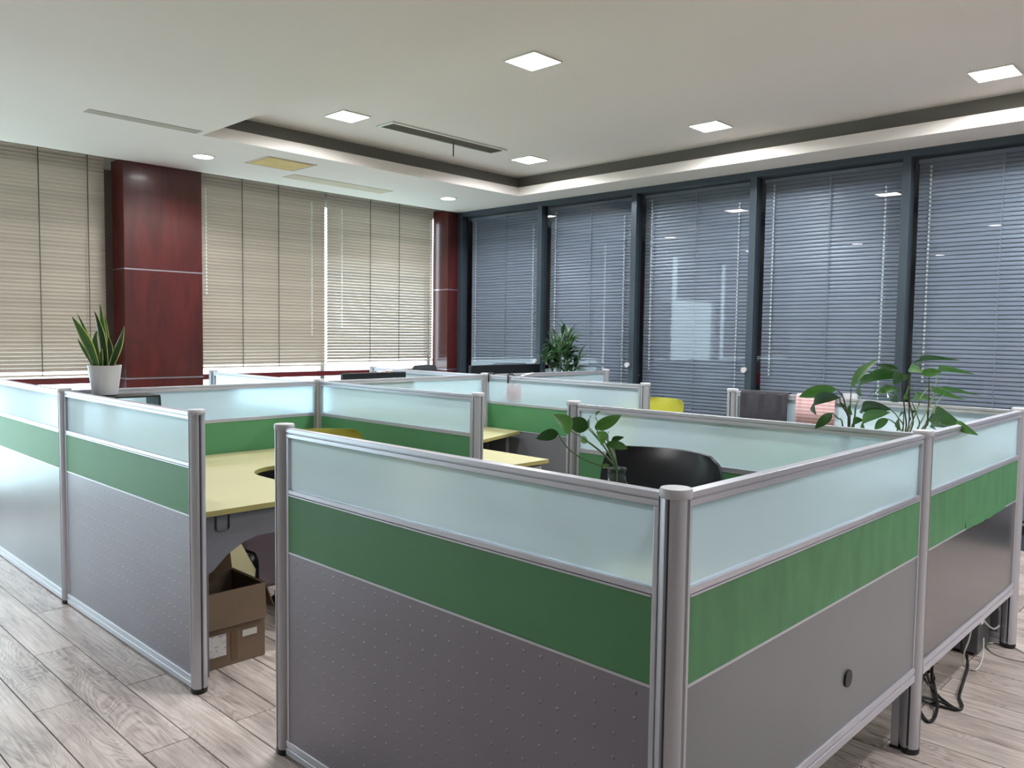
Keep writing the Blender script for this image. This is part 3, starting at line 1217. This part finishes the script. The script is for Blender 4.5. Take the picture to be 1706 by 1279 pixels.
for k, (b_, tp, wd, dx, tw) in enumerate(leaves):
    bb = zp(b_[0], b_[1], JX + dx)
    tt = zp(tp[0], tp[1], JX + dx * 1.6)
    w_ = wd / 4.739 / F_PX * 2.9
    leaf_mesh(bb, tt, w_, .12, .18, 10, True, side=Vector((.15, -.1, 1)) if tw > .05 else Vector((.3, -.2, .9)), twist=tw).build('leaf', M['pothos'], t, smooth=True)
    mid = Vector((bb.x * .35, bb.y * .35, neck.z + (bb.z - neck.z) * .55))
    if k == 0:
        path = [root, neck] + curve3(neck, zp(330, 520, JX - .04), bb, 10)
    else:
        path = [root, neck] + curve3(neck, mid, bb, 8)
    MB().tube(path, .0032, 6, .0017).build('stem', M['stem'], t, smooth=True)

# --- broad-leaved plants (right): two pots on desk D
def zq(t, x, y, val):
    return rel(t, at(1330 + x / 5.331, 580 + y / 5.331, 'y', val))


BY = .33


def broad(label, cx, items, stems, depth):
    t = thing('broad_leaf_plant', label, 'plant', (cx, BY, .762))
    MB().lathe([(.075, 0), (.08, .005), (.105, .20), (.108, .205), (.102, .205), (.098, .19), (.001, .189)], 28).build('pot', M['pot'], t, smooth=True)
    MB().lathe([(.098, .175), (.097, .19), (.001, .195)], 20).build('soil', M['soil'], t)
    base = Vector((0, 0, .19))
    for st in stems:
        pts = [zq(t, x, y, BY) for x, y in st]
        path = [base + Vector((pts[0].x * .25, 0, 0))] + pts
        # smooth path
        sm = []
        for i in range(len(path) - 1):
            for k in range(4):
                s = k / 4
                a = path[max(i - 1, 0)]
                b, c = path[i], path[i + 1]
                d = path[min(i + 2, len(path) - 1)]
                sm.append(.5 * ((2 * b) + (c - a) * s + (2 * a - 5 * b + 4 * c - d) * s * s + (3 * b - a - 3 * c + d) * s ** 3))
        sm.append(path[-1])
        MB().tube(sm, .0042, 6, .0022).build('stem', M['stem'] if len(st) < 4 else M['dstem'], t, smooth=True)
    for b_, tp, wd, dy, tw, *bd in items:
        bb, tt = zq(t, b_[0], b_[1], BY + (bd[0] if bd else 0)), zq(t, tp[0], tp[1], BY + dy)
        w_ = wd / 5.331 / F_PX * depth * 1.2
        leaf_mesh(bb, tt, w_, .10, .15, 10, False, side=Vector((.25, -.25, .9)), twist=tw).build('leaf', M['peace'], t, smooth=True)
    return t


broad('smaller broad-leaved plant beside the pink striped towel', 1.80,
      [((345, 365), (5, 430), 88, .08, 0), ((470, 350), (705, 98), 92, -.1, 0), ((375, 440), (160, 590), 95, -.12, 0), ((300, 575), (145, 715), 66, .05, .2),
       ((478, 700), (580, 640), 85, .02, 0), ((560, 430), (855, 262), 98, .12, 0), ((380, 490), (440, 530), 40, .05, 0), ((440, 520), (480, 590), 60, 0, 0)],
      [[(455, 700), (425, 560), (400, 440), (345, 365)], [(455, 690), (462, 520), (470, 350)], [(445, 640), (420, 560), (375, 490), (370, 440)],
       [(395, 695), (350, 620), (300, 575)], [(497, 650), (515, 500), (560, 430)], [(478, 705), (478, 702)]], 3.35)
broad('tall broad-leaved plant rising behind the pale front post', 2.22,
      [((825, 545), (575, 578), 84, -.08, 0), ((815, 572), (600, 740), 90, -.1, .15), ((800, 630), (675, 722), 70, .04, 0), ((935, 570), (912, 735), 85, .06, 0),
       ((930, 242), (612, 252), 85, .05, 0), ((870, 360), (700, 395), 66, .1, 0), ((1005, 252), (858, 302), 80, -.05, .3), ((990, 170), (1105, 212), 66, -.1, 0),
       ((1100, 182), (1442, 108), 58, .1, 0), ((1085, 222), (1275, 208), 66, -.08, 0), ((1260, 212), (1575, 232), 62, .05, 0), ((890, 182), (688, 150), 40, .1, 0),
       ((1180, 350), (1482, 462), 52, -.06, 0), ((1300, 398), (1612, 420), 48, .08, 0), ((1205, 580), (1480, 700), 140, -.25, 0), ((1400, 660), (1600, 772), 62, -.42, .1, -.30),
       ((1075, 455), (1212, 462), 82, .1, 0), ((900, 380), (888, 478), 105, .08, 0), ((1000, 360), (985, 455), 95, .06, 0), ((1030, 160), (1125, 98), 26, 0, 0),
       ((1345, 705), (1230, 725), 40, -.1, 0), ((1000, 640), (1040, 560), 90, .0, 0), ((1150, 690), (1170, 610), 60, 0, 0)],
      [[(950, 740), (945, 560), (930, 420), (925, 300), (930, 242)], [(965, 740), (985, 560), (975, 400), (1000, 252)], [(1000, 725), (1015, 600), (985, 470), (985, 300), (990, 180)],
       [(1120, 725), (1150, 560), (1160, 400), (1160, 240)], [(1095, 722), (1150, 620), (1160, 400), (1180, 350)], [(1150, 650), (1210, 520), (1300, 398)],
       [(1050, 560), (1080, 450), (1150, 355)], [(1062, 720), (1055, 600), (1010, 480)], [(930, 730), (890, 620), (825, 545)], [(880, 735), (850, 660), (800, 630)],
       [(1180, 480), (1210, 350), (1245, 240)], [(1140, 660), (1205, 580)], [(920, 735), (935, 640), (935, 570)], [(1145, 655), (1250, 650), (1345, 705)]], 3.75)

# --- bamboo-like palm by the glass wall
t = thing('parlour_palm', 'bushy green palm with narrow leaflets in front of the second office pane', 'plant', (4.72, 4.34, .762))
MB().lathe([(.09, 0), (.095, .005), (.12, .22), (.122, .225), (.115, .225), (.11, .21), (.001, .209)], 24).build('pot', M['pot'], t, smooth=True)
MB().lathe([(.11, .20), (.109, .21), (.001, .213)], 18).build('soil', M['soil'], t)
rnd = random.Random(5)
for k in range(22):
    a = 2 * PI * k / 22 + rnd.uniform(-.2, .2)
    rr = rnd.uniform(.06, .32) if k % 3 else rnd.uniform(.0, .12)
    hh = rnd.uniform(.42, .68) if rr < .15 else rnd.uniform(.30, .52)
    top = Vector((rr * math.cos(a) * .8, rr * math.sin(a), hh + .14))
    b0 = Vector((.03 * math.cos(a), .03 * math.sin(a), .2))
    pth = curve3(b0, Vector((b0.x * 1.5, b0.y * 1.5, .2 + (top.z - .2) * .6)), top, 8)
    MB().tube(pth, .004, 5, .002).build('stem', M['stem'], t)
    nl = 8
    for j in range(nl):
        p = pth[4 + int(j * 4 / nl)].lerp(pth[min(5 + int(j * 4 / nl), 8)], rnd.random())
        ang = a + rnd.uniform(-1.7, 1.7)
        el = rnd.uniform(-.25, .9) if j < nl - 1 else 1.1
        ln = rnd.uniform(.15, .23)
        dv = Vector((math.cos(ang) * math.cos(el), math.sin(ang) * math.cos(el), math.sin(el))) * ln
        leaf_mesh(p, p + dv, rnd.uniform(.030, .044), .12, .25, 6).build('leaflet', M['palm'], t, smooth=True)

# ------------------------------------------------------------------ chairs
def rounded_slab(w_, h_, th, curve, z0, n=20, m_=20, rc=.25, bulge=0.0):
    """vertical cushion in local xz, thickness along y, curved round the sitter"""
    mb = MB()
    v, f = [], []

    def pt(u, s, back):
        # u,s in -1..1 superellipse square
        x = u * w_ / 2
        z = z0 + (s + 1) / 2 * h_
        k = abs(s)
        q = max(0, (k - (1 - 2 * rc)) / (2 * rc))
        x *= 1 - rc * (1 - math.sqrt(max(0, 1 - q * q)))
        y = curve * (u * u) * -1
        edge = max(abs(u), abs(s)) ** 6
        tt = th / 2 * (1 - .75 * edge) + bulge * (1 - u * u) * (1 - s * s)
        return (x, y + (tt if back else -tt), z)
    for back in (0, 1):
        for j in range(m_ + 1):
            for i in range(n + 1):
                v.append(pt(-1 + 2 * i / n, -1 + 2 * j / m_, back))
    N1 = (n + 1) * (m_ + 1)
    for b in (0, 1):
        for j in range(m_):
            for i in range(n):
                q = b * N1 + j * (n + 1) + i
                f.append((q, q + 1, q + n + 2, q + n + 1))
    ring = [i for i in range(n + 1)] + [(j + 1) * (n + 1) - 1 for j in range(1, m_ + 1)] + \
           [m_ * (n + 1) + i for i in range(n - 1, -1, -1)] + [j * (n + 1) for j in range(m_ - 1, 0, -1)]
    for i in range(len(ring)):
        a, b = ring[i], ring[(i + 1) % len(ring)]
        f.append((a, b, b + N1, a + N1))
    mb.add(v, f)
    return mb


def star_base(t, r=.30, mat='black'):
    MB().tube([(0, 0, .10), (0, 0, .40)], .028, 14).build('gas_lift', M['chrome'], t, smooth=True)
    for k in range(5):
        a = 2 * PI * k / 5 + .3
        c, s = math.cos(a), math.sin(a)
        MB().tube([(.03 * c, .03 * s, .12), (r * .6 * c, r * .6 * s, .10), (r * c, r * s, .075)], .024, 8, .015).build('base_arm', M[mat], t, smooth=True)
        MB().tube([(r * c - .022 * s, r * s + .022 * c, .03), (r * c + .022 * s, r * s - .022 * c, .03)], .03, 14).build('castor', M['black'], t, smooth=True)


def office_chair(name, label, x, y, rz, w_=.56, top=1.08, mat='leather', bh=.62, seat_z=.46, arms=True, cur=.06):
    t = thing(name, label, 'chair', (x, y, 0), rz)       # sitter looks along local -y; backrest at +y
    star_base(t)
    sc = MB()
    v = rounded_slab(w_, w_ * .95, .10, 0, 0, rc=.1, bulge=.015).v
    f = rounded_slab(w_, w_ * .95, .10, 0, 0, rc=.1, bulge=.015).f
    sc.add([(a, c - w_ * .5, seat_z + b) for a, b, c in v], f)
    sc.build('seat', M[mat], t, smooth=True)
    bk = rounded_slab(w_, bh, .085, cur, top - bh, rc=.22, bulge=.02)
    bm_ = MB().add([(a, b + .25 + (c - seat_z) * .12, c) for a, b, c in bk.v], bk.f)
    o = bm_.build('backrest', M[mat], t, smooth=True)
    MB().tube([(0, .12, seat_z - .07), (0, .30, seat_z - .05), (0, .33, seat_z + .25)], .02, 8).build('back_support', M['black'], t, smooth=True)
    MB().box(-.12, .12, -.12, .14, seat_z - .07, seat_z - .04).build('seat_plate', M['black'], t)
    if arms:
        for s in (-1, 1):
            MB().tube([(s * w_ * .5, .16, seat_z), (s * (w_ * .5 + .04), .17, seat_z + .12), (s * (w_ * .5 + .04), .12, seat_z + .19),
                       (s * (w_ * .5 + .04), -.12, seat_z + .19), (s * (w_ * .5 + .03), -.16, seat_z + .12), (s * w_ * .47, -.12, seat_z)], .018, 8).build(
                'armrest', M['black'], t, smooth=True)
    return t


office_chair('executive_chair', 'black leather chair inside the nearest cubicle behind the pothos', 1.10, .90, -PI / 2 + .06, .57, 1.065, 'leather', .62, arms=False, cur=.09)


def shell_chair(label, x, y, rz, mat, top=.95, w_=.48):
    t = thing('shell_chair', label, 'chair', (x, y, 0), rz)
    bk = rounded_slab(w_, .42, .02, .07, top - .42, rc=.18)
    MB().add([(a, b + .22 + (c - .5) * .15, c) for a, b, c in bk.v], bk.f).build('backrest', M[mat], t, smooth=True)
    st_ = rounded_slab(w_, .44, .025, .0, 0, rc=.15)
    MB().add([(a, c - .20, .45 + b) for a, b, c in st_.v], st_.f).build('seat', M[mat], t, smooth=True)
    MB().box(-.09, .09, .18, .235, .455, top - .38).build('back_bracket', M['black'], t, bevel=.01)
    MB().box(-.1, .1, -.1, .12, .41, .44).build('seat_plate', M['black'], t)
    star_base(t, .27)
    return t


shell_chair('olive-yellow chair back at the left cubicle desk', .96, 2.88, -.6, 'olive', .975, .46)
shell_chair('yellow-green chair with rounded back by the office glass wall', 4.62, 3.24, -PI * .55, 'yellow', .97, .50)
office_chair('mesh_chair', 'dark grey chair back far off below the blinds by the corner pillar', 4.75, 6.15, .35, .56, 1.165, 'mesh_', .55, cur=.05)
office_chair('task_chair', 'black chair pushed under the left desk behind the cardboard box', 1.02, 3.18, PI * .8, .46, .70, 'leather', .22, .42, arms=False) if False else None

# ------------------------------------------------------------------ monitors
def monitor(x, y, w_, top, label, h_=.36):
    t = thing('monitor', label, 'monitor', (x, y, .762))
    z1 = top - .762
    bx('shell', M['screen'], t, -w_ / 2, w_ / 2, -.02, .02, z1 - h_, z1, bevel=.005)
    bx('screen', M['black'], t, -w_ / 2 + .01, w_ / 2 - .01, .0195, .0215, z1 - h_ + .015, z1 - .01)
    bx('stand_neck', M['black'], t, -.03, .03, -.035, -.015, .01, z1 - h_ * .5)
    MB().lathe([(.12, 0), (.12, .01), (.04, .016)], 24).build('stand_base', M['black'], t, smooth=True)


monitor(2.40, 4.35, .62, 1.222, 'smaller black monitor top edge in front of the window blinds')
monitor(4.02, 4.45, .94, 1.252, 'wide black monitor top edge in front of the corner', .40)

# ------------------------------------------------------------------ cardboard box and clutter under desk A
t = thing('cardboard_box', 'open brown cardboard box with white paper labels on the floor', 'box', (.24, 2.66, 0))
bw, bd, bh = .16, .16, .35
th = .006
bx('bottom', M['carton'], t, -bw, bw, -bd, bd, .002, .010)
for (a, b, c, d, nm) in ((-bw, bw, -bd, -bd + th, 'front_side'), (-bw, bw, bd - th, bd, 'back_side'), (-bw, -bw + th, -bd + th, bd - th, 'left_side'), (bw - th, bw, -bd + th, bd - th, 'right_side')):
    bx(nm, M['carton'], t, a, b, c, d, .010, bh)
# flaps: front flap hangs down outside, right flap leans out, back flap up
MB().add([(-bw, -bd - .002, bh), (bw, -bd - .002, bh), (bw - .003, -bd - .018, bh - .16), (-bw, -bd - .018, bh - .16),
          (-bw, -bd - .006, bh + .001), (bw, -bd - .006, bh + .001), (bw - .003, -bd - .022, bh - .16), (-bw, -bd - .022, bh - .16)],
         [(0, 1, 2, 3), (7, 6, 5, 4), (0, 4, 5, 1), (3, 2, 6, 7), (1, 5, 6, 2), (0, 3, 7, 4)]).build('flap', M['carton'], t)
MB().add([(bw, -bd, bh), (bw, bd, bh), (bw + .05, bd, bh - .13), (bw + .05, -bd, bh - .13),
          (bw + .004, -bd, bh + .003), (bw + .004, bd, bh + .003), (bw + .054, bd, bh - .127), (bw + .054, -bd, bh - .127)],
         [(0, 1, 2, 3), (7, 6, 5, 4), (0, 4, 5, 1), (3, 2, 6, 7), (1, 5, 6, 2), (0, 3, 7, 4)]).build('flap', M['carton_in'], t)
MB().add([(-bw, bd, bh), (bw, bd, bh), (bw, bd + .03, bh + .13), (-bw, bd + .03, bh + .13),
          (-bw, bd + .005, bh), (bw, bd + .005, bh), (bw, bd + .035, bh + .13), (-bw, bd + .035, bh + .13)],
         [(0, 1, 2, 3), (7, 6, 5, 4), (0, 4, 5, 1), (3, 2, 6, 7), (1, 5, 6, 2), (0, 3, 7, 4)]).build('flap', M['carton_in'], t)
bx('paper_label', M['paper'], t, -.135, -.035, -bd - .003, -bd - .0005, .055, .155)['label'] = 'white printed shipping label'
bx('sticker', M['tape'], t, .045, .118, -bd - .003, -bd - .0005, .118, .148)['label'] = 'small white sticker'
bx('tape_strip', M['carton_in'], t, -.012, .02, -bd - .002, -bd - .0002, .02, .155)

t = thing('cream_board', 'cream folded board leaning behind the open cardboard box', 'board', (.36, 2.98, 0))
MB().prism([(-.26, 0), (.22, 0), (.25, .27), (.17, .42), (.02, .47), (-.10, .40), (-.26, .36)], -.01, .01, 'xz').build('sheet', M['cream'], t)
MB().prism([(.02, .44), (.14, .44), (.14, .475), (.02, .475)], -.016, .014, 'xz').build('clip', M['cap'], t)
t = thing('storage_box', 'mauve-grey rounded box under the left desk beside the entrance post', 'box', (1.0, 3.62, 0))
bx('body', M['mauve'], t, -.25, .30, -.2, .2, .0, .36, bevel=.02)
bx('lid', M['mauve'], t, -.26, .31, -.21, .21, .362, .40, bevel=.012)
t = thing('black_bag', 'black rucksack slumped on the floor under the left desk', 'bag', (.60, 3.26, 0))
sb = rounded_slab(.34, .30, .20, .0, .0, rc=.3, bulge=.03)
MB().add(sb.v, sb.f).build('body', M['leather'], t, smooth=True)
MB().tube([(-.08, -.1, .26), (-.05, -.12, .31), (.05, -.12, .31), (.08, -.1, .26)], .01, 6).build('handle', M['black'], t)

# ------------------------------------------------------------------ towels, hooks, bag
def draped(t, x0, x1, drop_front, drop_back, mat, name, th=.004, wav=.004):
    v, f = [], []
    n = 16
    prof = [(-.024, -drop_front), (-.024, -drop_front * .5), (-.024, -.01), (-.012, .005), (.012, .005), (.024, -.01), (.024, -drop_back * .5), (.024, -drop_back)]
    for i in range(n + 1):
        x = x0 + (x1 - x0) * i / n
        for j, (y, z) in enumerate(prof):
            k = wav * math.sin(i * 1.3 + j * .6) * (1 if j in (0, 1, 6, 7) else .2)
            s = -1 if y < 0 else 1
            v.append((x, y + s * abs(k), 1.2 + z + (.003 * math.sin(i * .9) if j in (0, 7) else 0)))
    m = len(prof)
    for i in range(n):
        for j in range(m - 1):
            f.append((i * m + j, i * m + j + 1, (i + 1) * m + j + 1, (i + 1) * m + j))
    o = MB().add(v, f).build(name, mat, t, smooth=True)
    md = o.modifiers.new('thick', 'SOLIDIFY')
    md.thickness = th
    md.offset = 1
    return o


dC = Vector(P4) - Vector(C8)
aC = math.atan2(dC.y, dC.x)
for lb, a0, a1_, mt, dr in (('charcoal towel hanging over the panel right of the grooved post', .075, .40, 'towel', .30), ('pink and white striped towel hanging over the panel', .455, .70, 'pink', .18)):
    t = thing('towel', lb, 'towel', (C8[0], C8[1], 0), aC)
    draped(t, a0, a1_, dr, dr * .8, M[mt], 'cloth')
# hooks on the C4-C5 panel
dB = Vector(C5) - Vector(C4)
aB = math.atan2(dB.y, dB.x)
for lb, s in (('black hook over the far green panel right beside the crossing post', .07), ('black hook over the far green panel holding the pink bag behind the glass', .30)):
    t = thing('panel_hook', lb, 'hook', (C4[0], C4[1], 0), aB)
    MB().tube([(s, -.026, 1.14), (s, -.026, 1.20), (s, -.018, 1.213), (s + .01, .018, 1.213), (s + .015, .026, 1.20), (s + .02, .028, 1.12)], .007, 6).build('wire', M['black'], t, smooth=True)
t = thing('hanging_bag', 'pink cloth bag hanging behind the frosted glass of the far green panel', 'bag', (C4[0], C4[1], 0), aB)
sb = rounded_slab(.16, .14, .04, 0, 0, rc=.2, bulge=.01)
MB().add([(a + .32, b + .036, c + .985) for a, b, c in sb.v], sb.f).build('body', M['pinkbag'], t, smooth=True)
MB().tube([(.30, .045, 1.12), (.315, .04, 1.16), (.325, .038, 1.19), (.335, .04, 1.16), (.35, .045, 1.12)], .004, 6).build('strap', M['pinkbag'], t)
t = thing('white_marker', 'short white stick lying across the rail of the far panel', 'pen', (C4[0], C4[1], 0), aB)
MB().tube([(.44, -.02, 1.206), (.46, .10, 1.225)], .008, 8).build('barrel', M['cap'], t, smooth=True)
bx('clip', M['cap'], t, .43, .45, -.022, .0, 1.196, 1.208)

# pink flowers on the far desk's panel / clear jar and white cup on far-right sill
t = thing('flower_pot', 'tiny pale pink flowers standing before the window transom', 'plant', (2.62, 4.50, .762))
MB().lathe([(.04, 0), (.05, .12), (.045, .12), (.001, .115)], 16).build('pot', M['pot'], t, smooth=True)
for k in range(9):
    a = k * 2.4
    r_ = .02 + .016 * (k % 4)
    p = Vector((r_ * math.cos(a) * 1.6, r_ * math.sin(a), .43 + .012 * (k % 3)))
    MB().tube([(0, 0, .11), (p.x * .5, p.y * .5, .3), tuple(p)], .002, 5).build('stem', M['stem'], t)
    MB().lathe([(.002, p.z - .012), (.013, p.z - .004), (.015, p.z + .006), (.008, p.z + .014), (.001, p.z + .015)], 8, p.x, p.y).build('blossom', M['petal'], t, smooth=True)

t = thing('storage_cabinet', 'low white cabinet behind the towel panel under the glass jar', 'cabinet', (3.75, .72, 0))
bx('body', M['pedestal'], t, -.40, .40, -.5, .5, .03, 1.02, bevel=.004)
for s in (-1, 1):
    d_ = bx('door', M['pedestal'], t, -.418, -.402, min(0, s * .49), max(0, s * .49), .05, 1.0, bevel=.002)
    bx('handle', M['alu'], d_, -.43, -.418, s * .04 - .006, s * .04 + .006, .5, .62)
t = thing('glass_jar', 'clear rounded glass jar behind the broad leaves near the office glass', 'jar', (3.72, .86, 1.022))
MB().lathe([(.05, 0), (.085, .02), (.10, .09), (.085, .17), (.055, .21), (.055, .24), (.062, .245), (.058, .25)], 24).build('body', M['jar'], t, smooth=True)
MB().lathe([(.075, .012), (.088, .09), (.03, .12), (.001, .125)], 20).build('contents', M['pot'], t, smooth=True)
t = thing('white_cup', 'small white cup beside the glass jar behind the tall plant', 'cup', (3.70, 1.06, 1.022))
MB().lathe([(.03, 0), (.04, .02), (.044, .17), (.040, .17), (.037, .02), (.001, .015)], 20).build('body', M['pot'], t, smooth=True)

# ------------------------------------------------------------------ ceiling fittings
def square_lamp(x, y, label):
    t = thing('ceiling_lamp', label, 'light', (x, y, ZT))
    f = MB()
    r, w_ = .130, .122
    f.box(-r, r, -r, -w_, -.010, 0).box(-r, r, w_, r, -.010, 0).box(-r, -w_, -w_, w_, -.010, 0).box(w_, r, -w_, w_, -.010, 0)
    f.build('frame', M['lampframe'], t)
    bx('diffuser', M['lamp'], t, -w_, w_, -w_, w_, -.006, 0)
    lamp_light(t, 'SQUARE', w_ * 2, LAMP_W, (0.96, 0.99, 0.98), 162, -.0075)
    return t


def lamp_light(t, shape, size, watts, col, spread, z):
    ld = bpy.data.lights.new('lamp_light', 'AREA')
    ld.shape = shape
    ld.size = size
    ld.energy = watts
    ld.color = col
    ld.spread = math.radians(spread)
    lo = bpy.data.objects.new('lamp_light', ld)
    COL.objects.link(lo)
    lo.parent = t
    lo.location = (0, 0, z)
    return lo


for x, y, lb in ((2.28, 2.55, 'largest square ceiling lamp, top middle of the picture'), (2.26, 4.52, 'square ceiling lamp just left of the long air vent'),
                 (4.36, 4.50, 'square ceiling lamp right of the vent, nearest the tray corner'), (4.39, 2.53, 'square ceiling lamp above the fourth office pane'),
                 (4.41, .50, 'square ceiling lamp at the right picture edge'), (2.28, .5, 'square ceiling lamp above the nearest cubicles, out of the picture'),
                 (4.4, -1.2, 'square ceiling lamp behind the picture on the right'),
                 (2.28, -1.2, 'square ceiling lamp behind the picture over the tray')):
    square_lamp(x, y, lb)


def downlight(x, y, label):
    t = thing('downlight', label, 'light', (x, y, ZS))
    MB().lathe([(.095, -.006), (.098, -.003), (.098, 0), (.08, 0), (.08, -.006), (.095, -.006)], 28, caps=False).build('trim_ring', M['lampframe'], t, smooth=True)
    MB().lathe([(.079, -.005), (.079, -.001)], 28).build('diffuser', M['lamp2'], t)
    lamp_light(t, 'DISK', .155, DOWN_W, (0.97, 0.97, 1.0), 140, -.0062)


for x, y, lb in ((1.73, 5.90, 'round downlight in front of the wide red pillar'), (4.53, 5.88, 'round downlight in the corner of the room'),
                 (-.75, 4.06, 'round downlight left of the picture over the left aisle'), (-.75, 5.9, 'round downlight left of the picture near the window'),
                 (.2, -2.2, 'round fill light added behind the camera to the right'), (2.3, -2.7, 'round fill light added behind the camera, far right'),  # from here on: unseen downlights added as fill for the foreground
                 (.3, 1.9, 'round fill light added over the nearest cubicle, above the picture'), (-3.3, 3.6, 'round fill light added far left of the picture'),
                 (4.4, -2.7, 'round fill light added behind the picture by the office glass')):
    downlight(x, y, lb)

t = thing('air_vent', 'long narrow ceiling air vent with a small rod hanging from it', 'vent', (3.26, 4.485, ZT))
f = MB()
f.box(-.665, .665, -.11, -.085, -.012, 0).box(-.665, .665, .085, .11, -.012, 0).box(-.665, -.64, -.085, .085, -.012, 0).box(.64, .665, -.085, .085, -.012, 0)
f.build('frame', M['lampframe'], t)
bx('opening', M['duct'], t, -.64, .64, -.085, .085, -.003, 0)
for k in range(4):
    y = -.055 + k * .037
    MB().add([(-.64, y - .012, -.003), (.64, y - .012, -.003), (.64, y + .008, -.011), (-.64, y + .008, -.011),
              (-.64, y - .012, -.0045), (.64, y - .012, -.0045), (.64, y + .008, -.0125), (-.64, y + .008, -.0125)],
             [(0, 1, 2, 3), (7, 6, 5, 4), (0, 4, 5, 1), (3, 2, 6, 7), (1, 5, 6, 2), (0, 3, 7, 4)]).build('blade', M['duct'], t)
MB().tube([(.11, .02, 0), (.11, .02, -.135)], .006, 8).build('rod', M['duct'], t)

t = thing('ceiling_hatch', 'square bare yellowish board hatch in the ceiling soffit', 'hatch', (2.335, 5.655, ZS))
bx('board', M['board'], t, -.215, .215, -.18, .18, -.006, 0)
f = MB()
f.box(-.245, .245, -.21, -.20, -.003, 0).box(-.245, .245, .20, .21, -.003, 0).box(-.245, -.235, -.2, .2, -.003, 0).box(.235, .245, -.2, .2, -.003, 0)
f.build('rim', M['grille'], t)
t = thing('slot_vent', 'faint grey slot vent in the ceiling at upper left', 'vent', (.92, 5.10, ZS))
bx('cover', M['grille'], t, -.40, .40, -.055, .055, -.003, 0)
t = thing('vent_cover', 'long beige vent cover in the soffit above the blinds', 'vent', (3.26, 6.10, ZS))
bx('cover', M['beige'], t, -.59, .59, -.11, .11, -.004, 0)

# ------------------------------------------------------------------ bottom right: PC tower, cables
t = thing('computer_tower', 'dark grey computer tower on the floor behind the raised right panel', 'computer', (2.95, .28, 0))
bx('case', M['pc'], t, -.11, .11, -.21, .21, .02, .44, bevel=.004)
bx('front_bezel', M['black'], t, -.105, .105, .21, .225, .02, .435, bevel=.003)
for sx_ in (-1, 1):
    for sy_ in (-1, 1):
        bx('foot', M['black'], t, sx_ * .08 - .015, sx_ * .08 + .015, sy_ * .17 - .02, sy_ * .17 + .02, 0, .02)


def cable(pts, r, mat, label, n=10):
    P = [Vector(p) for p in pts]
    sm = []
    for i in range(len(P) - 1):
        for k in range(6):
            s = k / 6
            a, b, c, d = P[max(i - 1, 0)], P[i], P[i + 1], P[min(i + 2, len(P) - 1)]
            q = .5 * ((2 * b) + (c - a) * s + (2 * a - 5 * b + 4 * c - d) * s * s + (3 * b - a - 3 * c + d) * s ** 3)
            q.z = max(q.z, r)
            sm.append(q)
    sm.append(P[-1])
    o = MB().tube(sm, r, 7).build('cable', M[mat], smooth=True)
    tag(o, label, 'cable')
    return o


def cz(u, v, val=None, z=None):
    return at(u, v, 'z', z) if z is not None else at(u, v, 'y', val)


cable([(2.25, .10, .70), cz(1553, 1105, .09), cz(1556, 1140, .07), cz(1562, 1170, z=.03), cz(1557, 1195, z=.008), cz(1545, 1201, z=.008), cz(1533, 1185, z=.008),
       cz(1531, 1160, .08), cz(1541, 1120, .10), cz(1553, 1150, .10), cz(1557, 1170, z=.03)], .0065, 'cable', 'black cable looping on the floor just right of the pale post')
cable([(2.75, .11, .70), cz(1602, 1065, .10), cz(1610, 1090, .09), cz(1612, 1110, .07), cz(1605, 1135, z=.05), cz(1598, 1160, z=.01), cz(1603, 1176, z=.008), cz(1594, 1181, z=.008),
       cz(1570, 1165, z=.012), cz(1555, 1150, z=.05)], .0065, 'cable', 'black cable falling to the floor beside the computer tower')
cable([cz(1593, 1182, z=.008), cz(1560, 1174, z=.008), cz(1532, 1164, z=.02), cz(1536, 1161, z=.03), cz(1565, 1168, z=.02), cz(1590, 1180, z=.008)], .006, 'cable',
      'black cable pulled flat across the floor between the two hanging ones')
cable([cz(1540, 1125, .11), cz(1550, 1118, .10), cz(1556, 1130, .10), cz(1548, 1140, .10), cz(1540, 1130, .1)], .006, 'cable', 'small black cable coil hanging behind the pale post')
cable([(2.72, .05, .40), cz(1617, 1055, .05), cz(1607, 1085, .05), cz(1604, 1105, z=.01), cz(1625, 1116, z=.006), cz(1637, 1095, z=.02), (2.86, .05, .1)], .0035, 'wcable',
      'thin grey-white cable looping down under the raised right panel')
cable([cz(1664, 1012, .04), cz(1672, 1030, .04), cz(1658, 1047, .04), cz(1645, 1040, .04), cz(1636, 1028, .03)], .004, 'wcable', 'white cable running to the white plug under the panel edge')
cable([cz(1640, 1072, z=.006), cz(1665, 1070, z=.006), cz(1690, 1078, z=.006), cz(1725, 1100, z=.006), cz(1700, 1100, z=.006), cz(1660, 1090, z=.006), cz(1642, 1075, z=.006)], .0035, 'wcable',
      'white cable lying in a loop on the floor at the right edge')
t = thing('white_plug', 'small white plug clipped under the edge of the raised right panel', 'plug', tuple(cz(1633, 1028, -.005)))
bx('body', M['cap'], t, -.022, .022, -.012, .012, -.03, .03, bevel=.005)
MB().tube([(-.01, 0, .03), (-.01, 0, .06)], .004, 6).build('lead', M['wcable'], t)
t = thing('power_box', 'black box on the floor in shadow behind the cable-hole panel', 'box', (1.12, .30, 0))
bx('body', M['black'], t, -.16, .16, -.11, .11, 0, .17, bevel=.01)
bx('lid', M['black'], t, -.165, .165, -.115, .115, .172, .19, bevel=.004)
